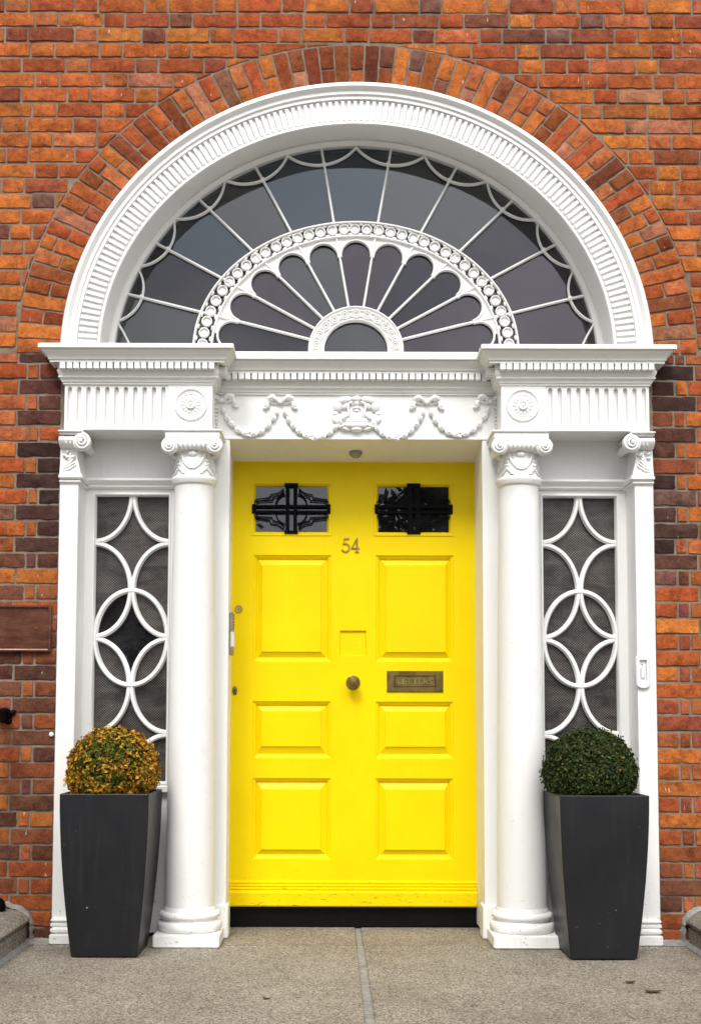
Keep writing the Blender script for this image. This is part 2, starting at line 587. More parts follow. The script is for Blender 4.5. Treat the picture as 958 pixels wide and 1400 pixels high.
for side in (-1, 1):
    mb.add([(side * xe, YM, ZC), (side * XEND, YM, ZC), (side * XEND, YM, ZTOP), (side * xe, YM, ZTOP)], [(0, 1, 2, 3)])
mb.build('mortar', 'mortar', wall, 0)

PAL = [((.39, .115, .028), 11), ((.35, .090, .026), 13), ((.30, .068, .023), 11), ((.42, .135, .032), 4), ((.36, .110, .045), 7),
       ((.23, .060, .030), 5), ((.15, .050, .034), 2), ((.15, .066, .058), 1), ((.33, .13, .08), 2)]
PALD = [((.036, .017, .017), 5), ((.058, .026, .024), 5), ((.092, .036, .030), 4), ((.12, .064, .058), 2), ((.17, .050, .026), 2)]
PALB = [((.18, .058, .030), 4), ((.24, .066, .026), 5), ((.13, .050, .033), 4), ((.36, .115, .030), 3), ((.09, .035, .026), 3), ((.29, .078, .026), 3)]


def pick(p):
    tot = sum(w for _, w in p)
    r = R.random() * tot
    for c, w in p:
        r -= w
        if r <= 0:
            break
    k = R.uniform(.92, 1.22)
    return tuple(min(1, x * k * g_ * R.uniform(.94, 1.06)) for x, g_ in zip(c, (1.16, 1.06, .92)))


def rough_poly(poly, step=.022, j=.0013):
    out = []
    for i, p in enumerate(poly):
        q = poly[(i + 1) % len(poly)]
        l = math.hypot(q[0] - p[0], q[1] - p[1])
        m = max(1, min(9, round(l / step)))
        for k in range(m):
            u = k / m
            x, z = p[0] + (q[0] - p[0]) * u, p[1] + (q[1] - p[1]) * u
            if k == 0:                               # worn corner
                pr = poly[i - 1]
                lp = math.hypot(pr[0] - p[0], pr[1] - p[1]) or 1
                a = min(R.uniform(.001, .005), l * .2, lp * .2)
                out.append((x + (pr[0] - p[0]) / lp * a, z + (pr[1] - p[1]) / lp * a))
                out.append((x + (q[0] - p[0]) / max(l, 1e-6) * a, z + (q[1] - p[1]) / max(l, 1e-6) * a))
            else:
                out.append((x + R.gauss(0, j), z + R.gauss(0, j)))
    return out


def clip_half(poly, p0, nrm):
    out = []
    for i, p in enumerate(poly):
        q = poly[(i + 1) % len(poly)]
        dp = (p[0] - p0[0]) * nrm[0] + (p[1] - p0[1]) * nrm[1]
        dq = (q[0] - p0[0]) * nrm[0] + (q[1] - p0[1]) * nrm[1]
        if dp >= 0:
            out.append(p)
        if (dp > 0) != (dq > 0) and abs(dp - dq) > 1e-9:
            u = dp / (dp - dq)
            out.append((p[0] + (q[0] - p[0]) * u, p[1] + (q[1] - p[1]) * u))
    return out


def area(p):
    return abs(sum(p[i][0] * p[(i + 1) % len(p)][1] - p[(i + 1) % len(p)][0] * p[i][1] for i in range(len(p)))) / 2


ZJ0 = Z(1021.0, YW)                              # one mortar bed
NROW = 46
PITCH = (Z(38, YW) - ZJ0) / round((Z(38, YW) - ZJ0) / ((Z(1010, YW) - Z(1121, YW)) / 5))
JT = .0105
print('PITCH', PITCH, (Z(38, YW) - ZJ0) / PITCH)
bricks = []
r0 = math.floor((-.05 - ZJ0) / PITCH)
r1 = math.ceil((ZTOP - ZJ0) / PITCH)
STR, HDR = .196, .096
for r in range(r0, r1):
    za, zb = ZJ0 + r * PITCH + JT / 2, ZJ0 + (r + 1) * PITCH - JT / 2
    if zb < .01:
        continue
    za = max(za, .012)
    cells = []
    if (za + zb) / 2 < ZC:
        zb = min(zb, ZC - .004)
        for side in (-1, 1):
            x = XO + .006
            k = 0
            lens = [HDR * .95, .040] if (r + (side > 0)) % 2 else [.186]
            while x < XEND:
                l = lens[k] if k < len(lens) else (STR if (k - len(lens)) % 2 == (0 if len(lens) == 2 else 1) else HDR)
                l += R.uniform(-.006, .006)
                a, b = x, x + l
                cells.append((a, b) if side > 0 else (-b, -a))
                x = b + JT
                k += 1
    else:
        x = -XEND - (.15 if r % 2 else 0) - R.uniform(0, .03)
        k = 0
        while x < XEND:
            l = (STR if k % 2 else HDR) + R.uniform(-.007, .007)
            if R.random() < .04:
                l = HDR
            cells.append((x, x + l))
            x += l + JT
            k += 1
    for a, b in cells:
        a, b = max(a, -XEND), min(b, XEND)
        if b - a < .02:
            continue
        dz = R.uniform(-.0012, .0012) + .0035 * noise.noise(((a + b) * .9, r * .35, 2.0))
        poly = [(a, za + dz), (b, za + dz + R.uniform(-.001, .001)), (b, zb + dz), (a, zb + dz + R.uniform(-.001, .001))]
        cx, cz = (a + b) / 2, (za + zb) / 2
        if cz > ZC:
            # keep what lies outside the brick arch
            ae, be = A_EX + .009, B_EX + .009
            ins = [((x / ae) ** 2 + (max(z - ZC, 0) / be) ** 2) < 1 for x, z in poly]
            if all(ins):
                continue
            if any(ins):
                tt = math.atan2((cz - ZC) / be, cx / ae)
                for _ in range(2):
                    nx, nz = math.cos(tt) / ae, math.sin(tt) / be
                    ln = math.hypot(nx, nz)
                    poly = clip_half(poly, (ae * math.cos(tt), ZC + be * math.sin(tt)), (nx / ln, nz / ln))
                    if len(poly) < 3:
                        break
                    mx, mz = sum(p[0] for p in poly) / len(poly), sum(p[1] for p in poly) / len(poly)
                    tt = math.atan2((mz - ZC) / be, mx / ae)
            if len(poly) < 3 or area(poly) < .0005:
                continue
        bricks.append(poly)


def in_view(poly):
    pr = [project(Vector((x, YW, z))) for x, z in poly]
    x0, x1 = max(0, min(p[0] for p in pr)), min(958, max(p[0] for p in pr))
    y0, y1 = max(0, min(p[1] for p in pr)), min(1400, max(p[1] for p in pr))
    return max(0, x1 - x0) * max(0, y1 - y0)


scored = sorted(((in_view(p), i) for i, p in enumerate(bricks)), reverse=True)
seen = [i for a, i in scored if a > 15]
print('BRICKS', len(bricks), 'in view', len(seen))
own = set(seen[:300])
rest = MB()


def brick_obj(poly, parent, colr, prot):
    cx, cz = sum(p[0] for p in poly) / len(poly), sum(p[1] for p in poly) / len(poly)
    m = MB().prism(rough_poly(poly), YW + prot, YM + .03, R.uniform(.0012, .0026))
    o = m.build('brick', 'brick', parent, 40, (cx, YW, cz))
    # seldom perfectly flat
    o.rotation_euler = (R.gauss(0, .012), 0, R.gauss(0, .007))
    o.color = (*colr, 1)
    return o


for i, poly in enumerate(bricks):
    if i not in own:
        rest.prism(poly, YW + R.uniform(-.001, .002), YM + .03, .002)
        continue
    cx, cz = sum(p[0] for p in poly) / len(poly), sum(p[1] for p in poly) / len(poly)
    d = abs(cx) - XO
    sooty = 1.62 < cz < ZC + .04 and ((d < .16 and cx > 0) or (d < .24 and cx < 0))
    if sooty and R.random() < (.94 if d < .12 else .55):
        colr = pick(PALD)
    elif cz < 1.75 and (cx < 0 or cz < .45):
        colr = pick(PALB)
    else:
        colr = pick(PAL)
    brick_obj(poly, wall, colr, R.uniform(-.0015, .003))
o = rest.build('brickwork', 'brick_far', wall, 0)
o['kind'] = 'stuff'

# the arch of bricks standing on end
ring = MB()
ring.sweep(ell(0, ZC, (A_IN + A_EX) / 2, (B_IN + B_EX) / 2, PI, 0, 72), [(-(A_EX - A_IN) / 2 - .006, YM + .02), (-(A_EX - A_IN) / 2 - .006, YM - .0015), ((A_EX - A_IN) / 2 + .006, YM - .0015), ((A_EX - A_IN) / 2 + .006, YM + .02)])
barch = ring.build('brick_arch', 'mortar', wall, 0)
am, bm_ = (A_IN + A_EX) / 2, (B_IN + B_EX) / 2
ts, acc = [0.0], [0.0]
for k in range(1, 2001):
    t0, t1 = PI * (k - 1) / 2000, PI * k / 2000
    acc.append(acc[-1] + math.hypot(am * (math.cos(t1) - math.cos(t0)), bm_ * (math.sin(t1) - math.sin(t0))))
    ts.append(t1)
NV = 65


def t_at(s_):
    lo, hi = 0, 2000
    while lo < hi:
        mid = (lo + hi) // 2
        if acc[mid] < s_:
            lo = mid + 1
        else:
            hi = mid
    return ts[lo]


def ringpt(tt, u):
    a, b = A_IN + .004 + (A_EX - A_IN - .004) * u, B_IN + .004 + (B_EX - B_IN - .004) * u
    return (a * math.cos(tt), ZC + b * math.sin(tt))


pit = acc[-1] / NV
for k in range(NV):
    ta, tb = t_at(k * pit + JT * .45), t_at((k + 1) * pit - JT * .45)
    sw = R.uniform(-.06, .06)
    cuts = [(0, 1)] if k % 2 else [(0, .40 + sw), (.40 + sw + .05, 1)]
    if R.random() < .12:
        cuts = [(0, .62 + sw), (.62 + sw + .05, 1)]
    for u0, u1 in cuts:
        poly = [ringpt(ta, u0), ringpt(ta, u1), ringpt(tb, u1), ringpt(tb, u0)]
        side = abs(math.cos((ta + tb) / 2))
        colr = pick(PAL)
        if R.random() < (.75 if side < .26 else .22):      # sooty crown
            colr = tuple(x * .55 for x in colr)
        brick_obj(poly, barch, colr, R.uniform(-.003, .001))

# ------------------------------------------------------------------ white arch surround
SP0, SP1 = PI + .06, -.06
arc_s = thing('arch_surround', 'white moulded semicircular arch with short radial fluting above the cornice', 'arch', (0, YW, ZC))
YA = YW - .02
def aell(a, b, n=96): return ell(0, ZC - .02, a, b + .02, PI, 0, n)
A2, B2 = H(105, 869, 467, YA), Z(137, YA) - ZC
A3, B3 = H(131.5, 842.5, 467, YA), Z(165.5, YA) - ZC
A4, B4 = H(136, 838, 467, YA), Z(170, YA) - ZC


def arch_loft(rings):
    """rings: (a, b, y) joined one to the next"""
    return [[(x, y, z) for x, z in aell(a, b)] for a, b, y in rings]


dA, dB = A_IN - A2, B_IN - B2
def lerp_ab(u): return (A_IN - dA * u, B_IN - dB * u)
MB().grid(arch_loft([(*lerp_ab(0), YW + .03), (*lerp_ab(0), YA - .012), (*lerp_ab(.10), YA - .026), (*lerp_ab(.32), YA - .030), (*lerp_ab(.42), YA - .022),
                     (*lerp_ab(.52), YA - .012), (*lerp_ab(.70), YA - .012), (*lerp_ab(.78), YA - .004), (*lerp_ab(.94), YA - .004), (*lerp_ab(1), YA + .012)])).build('outer_moulding', 'white', arc_s, 40)
MB().grid(arch_loft([(A2 + .002, B2 + .002, YA + .012), (A3, B3, YA + .012)])).build('fluted_ground', 'white', arc_s, 40)
am2, bm2 = (A2 + A3) / 2, (B2 + B3) / 2
mb = MB()
NF = 132
tt_ = [PI * (k + .5) / 400 for k in range(400)]
al = [0.0]
for k in range(1, 401):
    t0, t1 = PI * (k - 1) / 400, PI * k / 400
    al.append(al[-1] + math.hypot(am2 * (math.cos(t1) - math.cos(t0)), bm2 * (math.sin(t1) - math.sin(t0))))
def t2(s_):
    for k in range(1, 401):
        if al[k] >= s_:
            return PI * (k - 1 + (s_ - al[k - 1]) / (al[k] - al[k - 1])) / 400
    return PI
for k in range(NF):
    pa, pb = t2(al[-1] * (k + .02) / NF), t2(al[-1] * (k + .56) / NF)
    def e(tt, u): return ((A3 + (A2 - A3) * u) * math.cos(tt), ZC + (B3 + (B2 - B3) * u) * math.sin(tt))
    mb.prism([e(pa, .02), e(pa, .98), e(pb, .98), e(pb, .02)], YA - .001, YA + .0125, .003)
f_ = mb.build('fluting', 'white', arc_s, 0)
f_['kind'] = 'stuff'
AF, BF = H(158, 817, 467, YG), Z(203, YG) - ZC
MB().grid(arch_loft([(A3 + .001, B3 + .001, YA + .012), (A3 - .002, B3 - .002, YA - .003), (A4 + .003, B4 + .003, YA - .005), (A4, B4, YA + .004)])).build('inner_bead', 'white', arc_s, 50)
AR, BR = AF + .028, BF + .028
MB().grid(arch_loft([(A4, B4, YA + .004), (A4 + (AR - A4) * .3, B4 + (BR - B4) * .3, YG - .10), (AR, BR, YG - .03), (AR + .06, BR + .06, YG + .05)])).build('reveal', 'white_dull', arc_s, 30)

# ------------------------------------------------------------------ fanlight
fan = thing('fanlight', 'semicircular fanlight with white radiating tracery, scalloped rim and dark glass', 'window', (0, YG, ZC))
FC = (W(487, 480, YG).x * 0.0, Z(480, YG))
PXM = H(0, 958, 480, YG) * 2 / 958               # metres per pixel at the glass
def vz(py): return Z(py, YG) - FC[1]
AFo, BFo = AF, BF + ZC - FC[1]
KR = .85
def ray(ph): return (math.cos(ph), KR * math.sin(ph))
def hit(ph, a, b):
    c_, s_ = ray(ph)
    r = 1 / math.sqrt((c_ / a) ** 2 + (s_ / b) ** 2)
    return (FC[0] + r * c_, FC[1] + r * s_)
BO = (223 * PXM, vz(304))
BI = (195 * PXM, vz(326))
HO = (65 * PXM, 61 * PXM)
HI = (43 * PXM, 40 * PXM)
STEP = PI / 11


def bar(mb, pts, w, d0, d1):
    """glazing bar with a rounded nose: w half width, from depth d1 (back) to d0 (front)"""
    e = d0 + (d1 - d0) * .45
    return mb.sweep(pts, [(-w, d1), (-w, e), (-w * .45, d0), (w * .45, d0), (w, e), (w, d1)])


# timber frame around the glass
MB().grid(arch_loft([(AR + .01, BR + .01, YG - .032), (AR - .008, BR - .008, YG - .036), (AF + .004, BF + .004, YG - .02), (AF, BF, YG + .03)])).build('frame', 'white', fan, 40)
MB().box(-AF - .03, AF + .03, YG - .03, YG + .04, FC[1] - .12, FC[1] - .012).build('sill', 'white', fan)
jw = lambda s_=.0012: R.uniform(-s_, s_)
for j in range(1, 11):
    p0, p1 = hit(j * STEP, *HO), hit(j * STEP, AFo + .01, BFo + .01)
    q = [(p0[0] + (p1[0] - p0[0]) * u + jw(), p0[1] + (p1[1] - p0[1]) * u + jw()) for u in (0, .3, .55, .8, 1)]
    bar(MB(), q, .0062, YG - .016 - .0003 * j, YG - .001).build('spoke', 'white', fan)
# rim scallops
for j in range(0, 12):
    pa = hit((j - .5) * STEP, AFo, BFo) if j else None
    pb = hit((j + .5) * STEP, AFo, BFo) if j < 11 else None
    rim = hit(j * STEP, AFo, BFo)
    dl = math.hypot(rim[0] - FC[0], rim[1] - FC[1])
    k_ = 1 - (.074 + .012 * abs(math.cos(j * STEP))) / dl
    mid = (FC[0] + (rim[0] - FC[0]) * k_, FC[1] + (rim[1] - FC[1]) * k_)
    if j == 0:
        pts = arc3((mid[0], FC[1] - .01), hit(.28 * STEP, AFo - .045, BFo - .045), pb)
    elif j == 11:
        pts = arc3((mid[0], FC[1] - .01), hit((11 - .28) * STEP, AFo - .045, BFo - .045), pa)
    else:
        pts = arc3(pa, mid, pb, 16)
    m = MB()
    bar(m, pts, .0052, YG - .020 - .0003 * (j % 3), YG - .002)
    if 0 < j < 11:
        m.blob((mid[0], YG - .018, mid[1]), (.012, .010, .012))
    m.build('scallop', 'white', fan)
# the band of discs
band = MB()
ea, eb = ell(*FC, BO[0] - .006, BO[1] - .006, -.06, PI + .06, 80), ell(*FC, BI[0] + .006, BI[1] + .006, -.06, PI + .06, 80)
bar(band, ea, .0062, YG - .024, YG - .001)
bar(band, eb, .0062, YG - .0235, YG - .001)
bo = band.build('band', 'white', fan)
mA, mB_ = (BO[0] + BI[0]) / 2, (BO[1] + BI[1]) / 2
wr = (BO[0] - BI[0]) / 2
al3 = [0.0]
for k in range(1, 401):
    t0, t1 = PI * (k - 1) / 400, PI * k / 400
    al3.append(al3[-1] + math.hypot(mA * (math.cos(t1) - math.cos(t0)), mB_ * (math.sin(t1) - math.sin(t0))))
ND = 37
for k in range(ND):
    s_ = al3[-1] * (k + .5) / ND
    kk = next(i for i in range(401) if al3[i] >= s_)
    tt = PI * kk / 400
    hw = (math.hypot((BO[0] - BI[0]) * math.cos(tt), (BO[1] - BI[1]) * math.sin(tt))) / 2 - .010
    rr = min(hw, .5 * al3[-1] / ND * .92)
    m = MB().lathe([(rr, YG - .002), (rr, YG - .018), (rr * .86, YG - .022), (rr * .74, YG - .018), (rr * .70, YG - .010), (rr * .35, YG - .013), (.0005, YG - .014)], FC[0] + mA * math.cos(tt), 0, 16, 'y', FC[1] + mB_ * math.sin(tt))
    tn = PI * next(i for i in range(401) if al3[i] >= min(al3[-1], al3[-1] * (k + 1) / ND)) / 400
    if k < ND - 1:
        for (ea_, eb_) in ((BO[0] - .015, BO[1] - .015), (BI[0] + .015, BI[1] + .015)):
            m.blob((FC[0] + ea_ * math.cos(tn), YG - .012, FC[1] + eb_ * math.sin(tn)), (.0125, .008, .0065), tn + PI / 2, 8, 5)
    m.build('disc', 'white', bo)
# rounded heads of the inner lights with the solid spandrels between them
APX = 4 * PXM
heads = []
for j in range(11):
    def sp(i):
        p = hit(i * STEP, *BI)
        dl = math.hypot(p[0] - FC[0], p[1] - FC[1])
        k_ = 1 - (27 * PXM) / dl
        off = .006 * (1 if i == j else -1)
        q = (FC[0] + (p[0] - FC[0]) * k_, FC[1] + (p[1] - FC[1]) * k_)
        dx, dz = ray(i * STEP)
        ln = math.hypot(dx, dz)
        return (q[0] - dz / ln * off, q[1] + dx / ln * off)
    ap = hit((j + .5) * STEP, BI[0] - APX, BI[1] - APX)
    pts = arc3(sp(j), ap, sp(j + 1), 16)
    heads.append(pts)
    bar(MB(), pts, .0056, YG - .019 - .0004 * (j % 2), YG - .001).build('arch_head', 'white', fan)
for j in range(1, 11):
    left, right = heads[j], heads[j - 1]
    pts = list(reversed(right[8:]))                # spoke foot -> apex of the light on the right
    low = right[8:]                                # apex -> foot
    up = left[:9]                                  # foot -> apex
    bandp = [hit((j + .5 - u / 8.0) * STEP, BI[0] + .002, BI[1] + .002) for u in range(9)]
    poly = low + up + bandp
    MB().grid([[(x, YG - .009, z) for x, z in poly], [(x, YG - .002, z) for x, z in poly]], True, False, True, True).build('spandrel', 'white', fan, 0)
# hub
hub = MB()
hub.grid([[(x, y, z) for x, z in ell(*FC, a, b, -.2, PI + .2, 40)] for a, b, y in
          [(*HO, YG), (*HO, YG - .022), (HO[0] - .006, HO[1] - .006, YG - .028), (HO[0] - .013, HO[1] - .013, YG - .018), (HI[0] + .013, HI[1] + .013, YG - .018), (HI[0] + .006, HI[1] + .006, YG - .028), (*HI, YG - .022), (*HI, YG)]])
hb = hub.build('hub', 'white', fan, 40)
for k in range(11):
    tt = PI * (k + .5) / 11
    cx, cz = FC[0] + (HO[0] + HI[0]) / 2 * math.cos(tt), FC[1] + (HO[1] + HI[1]) / 2 * math.sin(tt)
    m = MB()
    for r0_, w0_ in ((.0185, .0034), (.0095, .0030)):
        m.lathe([(r0_ + w0_, YG - .017), (r0_ + w0_ * .7, YG - .026), (r0_ - w0_ * .7, YG - .026), (r0_ - w0_, YG - .017)], cx, 0, 18, 'y', cz)
    m.blob((cx, YG - .018, cz), (.0045, .009, .0045), 0, 8, 5)
    for sg in (-1, 1):
        for od in (-1, 1):
            m.blob((cx + sg * .023 * math.sin(tt) + od * .013 * math.cos(tt), YG - .019, cz - sg * .023 * math.cos(tt) + od * .013 * math.sin(tt)), (.0075, .008, .0042), tt + .7 * sg * od, 7, 5)
    m.build('hub_scroll', 'white', hb)
# glass
def sector(p0, p1, inner, outer, tilt, gm='glass_clear'):
    n_ = 8
    a = [hit(p0 + (p1 - p0) * k / n_, *outer) for k in range(n_ + 1)]
    b = [hit(p0 + (p1 - p0) * k / n_, *inner) for k in range(n_, -1, -1)] if inner else [FC]
    poly = a + b
    cx, cz = sum(p[0] for p in poly) / len(poly), sum(p[1] for p in poly) / len(poly)
    m = MB().grid([[(x, YG + .004 + (x - cx) * tilt[0] + (z - cz) * tilt[1], z) for x, z in poly],
                   [(x, YG + .007 + (x - cx) * tilt[0] + (z - cz) * tilt[1], z) for x, z in poly]], True, False, True, True)
    m.build('pane', gm, fan, 0)
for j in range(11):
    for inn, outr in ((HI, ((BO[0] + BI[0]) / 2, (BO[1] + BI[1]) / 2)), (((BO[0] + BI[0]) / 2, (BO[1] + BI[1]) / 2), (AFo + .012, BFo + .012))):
        sector(max(j * STEP, .0), (j + 1) * STEP, inn, outr, (R.gauss(0, .006), R.gauss(0, .012)), R.choice(['glass_reflection_tint', 'glass_reflection_tint', 'glass_clear', 'glass_dim'] if outr[0] > BO[0] and 3 <= j <= 8 else ['glass_plum', 'glass_plum', 'glass_dim', 'glass_clear']))
sector(0, PI, None, HI, (0, 0))

# ------------------------------------------------------------------ entablature
ent = thing('entablature', 'white entablature with dentil cornice, fluted blocks and a garlanded frieze above the door', 'entablature', (0, 0, Z_SOF))
XB0, XB1 = H(290, 684.5, 560, YB), H(89.5, 887, 560, YB)       # frieze blocks
ZF1 = Z(526, YB)                                             # top of the frieze
ZB0 = Z(588, YB)                                             # bottom of the blocks
prof = [(.0, ZF1 - .004), (.008, ZF1 - .003), (.008, Z(523.5, YB - .01)), (.013, Z(523, YB - .012)), (.015, Z(520, YB - .015)), (.020, Z(517.5, YB - .02)), (.026, Z(517, YB - .02)), (.026, Z(515, YB - .02)),
        (.022, Z(514.5, YB - .02)), (.027, Z(511, YB - .027)), (.031, Z(507.5, YB - .03)), (.031, Z(506, YB - .03)),
        (.028, Z(505.5, YB - .03)), (.028, Z(495.5, YB - .03)), (.066, Z(495, YB - .066)), (.066, Z(491.5, YB - .066)), (.074, Z(491, YB - .07)), (.076, Z(488, YB - .076)),
        (.083, Z(484.5, YB - .084)), (.096, Z(480, YB - .098)), (.104, Z(476.5, YB - .112)), (.106, Z(474.5, YB - .112)), (.120, Z(474, YB - .118)), (.122, Z(473.4, YB - .122)), (.122, Z(468.5, YB - .122)), (.116, Z(468, YB - .122) + .003)]
ZCT = prof[-1][1]
prof = [(p if p < .032 else .032 + (p - .032) * .76, z) for p, z in prof]
path = [(-XB1, .02), (-XB1, YB), (-XB0, YB), (-XB0, 0.0), (XB0, 0.0), (XB0, YB), (XB1, YB), (XB1, .02)]
# outward (towards the viewer) is the right-hand side of this path, so n is negative
cor = MB().sweep(path, [(-p, z) for p, z in prof] + [(.06, ZCT), (.06, ZF1 - .004)], 'xy').build('cornice', 'white_dull', ent, 22)
MB().box(-XB1 - .02, XB1 + .02, .0, YG - .03, ZF1, ZCT + .004).build('cornice_back', 'white', ent)
zd0, zd1 = Z(505, YB - .05), Z(496.3, YB - .05)
dm = MB().rbox(-.0122, .0122, -.029, .002, 0, zd1 - zd0, .0009).mesh('dentil', Vector((0, 0, 0)), 30)
dm.materials.append(M['white'])


def dentil(x, y, rz=0.0):
    o = bpy.data.objects.new('dentil', dm)
    col.objects.link(o)
    o.parent = cor
    o.location = Vector((x + jw(.0008), y, zd0)) - ORG[ent]
    o.rotation_euler = (0, 0, rz)


for side in (-1, 1):
    nd = 23
    for k in range(nd):
        dentil(side * (XB0 - .015 + (XB1 - XB0 + .03) * (k + .5) / nd), YB - .03)
    for k in range(3):
        dentil(side * (XB0 - .03), YB + .02 + .035 * k, -side * PI / 2)
nd = 40
for k in range(nd):
    dentil((XB0 - .045) * (2 * (k + .5) / nd - 1), -.03)
# frieze: middle panel and the two blocks
MB().box(-XB0 - .01, XB0 + .01, 0.0, YG + .05, Z_SOF, ZF1 + .02).build('frieze', 'white', ent)
MB().box(-XB0 - .01, XB0 + .01, -.004, .02, Z_SOF - .004, Z_SOF + .008, .002).build('lintel_edge', 'white', ent)
XFL = H(228.5, 744.5, 560, YB)


def slot_cell(mb, x0, x1, z0, z1, w, s0, s1, yf, yb):
    """a piece of plate with one round-ended groove"""
    cx = (x0 + x1) / 2
    n_ = 8
    top_ = [(cx + w * math.cos(a), s1 - w + w * math.sin(a)) for a in [PI * k / n_ for k in range(n_ + 1)]]
    bot = [(cx + w * math.cos(a), s0 + w + w * math.sin(a)) for a in [PI + PI * k / n_ for k in range(n_ + 1)]]
    slot = top_ + bot
    rect = [(x1, z1 - (z1 - s1) * 1.5)] + [(x1 + (x0 - x1) * k / (n_ - 2), z1) for k in range(n_ - 1)] + [(x0, z1 - (z1 - s1) * 1.5)]
    rect += [(x0, z0 + (s0 - z0) * 1.5)] + [(x0 + (x1 - x0) * k / (n_ - 2), z0) for k in range(n_ - 1)] + [(x1, z0 + (s0 - z0) * 1.5)]
    inn = [(cx + (x - cx) * .55, (z if abs(z - (s0 + s1) / 2) < 0 else s0 + w + (z - s0 - w) * 1.0)) for x, z in slot]
    def rr(p, y): return [(x, y, z) for x, z in p]
    mb.grid([rr(rect, yf), rr(slot, yf), rr(inn, yb)], True, False, False, True)


for side in (-1, 1):
    def bx(a, b): return (min(side * a, side * b), max(side * a, side * b))
    xa, xb = bx(XB0, XB1)
    blk = MB().box(xa, xb, YB + .018, YG - .02, ZB0, ZF1 + .01).build('frieze_block', 'white', ent)
    m = MB()
    nf = 11
    for k in range(nf):
        a, b = bx(XFL + (XB1 - XFL) * k / nf, XFL + (XB1 - XFL) * (k + 1) / nf)
        slot_cell(m, a, b, ZB0, ZF1 + .005, .0098, Z(582, YB), Z(529.5, YB), YB, YB + .0172)
    a, b = bx(XB1 - .004, XB1 + .0015)
    m.box(a, b, YB + .0006, YB + .020, ZB0 - .001, ZF1 + .004)
    a, b = bx(XFL, XB1 - .004)
    m.box(a, b, YB + .0006, YB + .020, ZB0 - .0015, ZB0 + .003)
    m.build('fluted_panel', 'white', blk, 40)
    a, b = bx(XB0 - .001, XFL)
    m = MB().box(a, b, YB - .0035, YB + .022, ZB0 - .004, ZF1 + .005, .002)
    m.build('rosette_panel', 'white', blk)
    xr, zr = side * H(259, 711.5, 553, YB), Z(554, YB)
    yb = YB - .003
    m = MB().lathe([(.073, yb), (.073, yb - .006), (.069, yb - .009), (.063, yb - .004), (.060, yb - .001), (.0575, yb - .004), (.054, yb - .002), (.020, yb - .003), (.0195, yb - .016), (.014, yb - .016), (.013, yb - .011), (.008, yb - .015), (.0004, yb - .017)], xr, 0, 40, 'y', zr)
    m.lathe([(.0525, yb - .001), (.051, yb - .0045), (.047, yb - .0045), (.0455, yb - .001)], xr, 0, 40, 'y', zr)
    for k in range(14):
        a_ = 2 * PI * k / 14
        m.blob((xr + .034 * math.cos(a_), yb - .002, zr + .034 * math.sin(a_)), (.0115, .0055, .0082), a_, 8, 5)
    m.build('rosette', 'white', blk)

# garlands, bows and the urn on the middle frieze
YF0 = -.001
def fz(px, py): return (W(px, py, YF0).x, W(px, py, YF0).z)
def sym(px): return px


def garland(p, q, dip, nb=10):
    pts = []
    for k in range(41):
        u = k / 40
        x = p[0] + (q[0] - p[0]) * u
        zl = p[1] + (q[1] - p[1]) * u
        pts.append((x, zl - (max(p[1], q[1]) - dip) * (4 * u * (1 - u)) ** .8))
    m = MB()
    m.tube([(x, YF0 - .005, z) for x, z in pts], .0045, 6)
    L = [0]
    for k in range(1, 41):
        L.append(L[-1] + math.hypot(pts[k][0] - pts[k - 1][0], pts[k][1] - pts[k - 1][1]))
    for b in range(nb):
        s_ = L[-1] * (b + .5) / nb
        k = next(i for i in range(41) if L[i] >= s_)
        k = min(max(k, 1), 39)
        an = math.atan2(pts[k + 1][1] - pts[k - 1][1], pts[k + 1][0] - pts[k - 1][0])
        g_ = .0110 + .0050 * math.sin(PI * (b + .5) / nb)
        c_ = (pts[k][0], YF0 - .009, pts[k][1])
        m.blob(c_, (g_ * 1.45, .011, g_), an, 8, 5)
        m.blob((c_[0], c_[1] - .006, c_[2] + .002), (g_ * .6, .008, g_ * .5), an + .5, 6, 4)
    mid = pts[20]
    for a_ in range(5):
        m.blob((mid[0] + .010 * math.cos(a_ * 1.257), YF0 - .013, mid[1] + .010 * math.sin(a_ * 1.257)), (.008, .009, .008), 0, 6, 4)
    m.build('garland', 'white', ent, 60)


def bow(px, py, wing=(True, True)):
    x, z = fz(px, py)
    m = MB()
    m.blob((x, YF0 - .010, z), (.012, .012, .011))
    for sg, on in ((-1, wing[0]), (1, wing[1])):
        if not on:
            continue
        loop = [(x + sg * u, YF0 - .008 - .008 * math.sin(k * .8), z + v) for k, (u, v) in enumerate(((.006, .002), (.020, .014), (.036, .024), (.050, .020), (.054, .008), (.044, .002), (.028, -.002), (.010, -.003)))]
        m.tube(loop, [.008, .011, .0125, .012, .010, .0105, .010, .007], 8)
        tail = [(x + sg * u, YF0 - .007, z + v) for u, v in ((.050, .008), (.062, -.004), (.058, -.018), (.070, -.028), (.080, -.026))]
        m.tube(tail, [.008, .012, .011, .009, .004], 8)
        m.blob((x + sg * .040, YF0 - .012, z + .012), (.012, .010, .008), sg * .5)
        m.blob((x + sg * .064, YF0 - .010, z - .014), (.012, .010, .007), sg * -.8)
    m.build('bow', 'white', ent, 60)


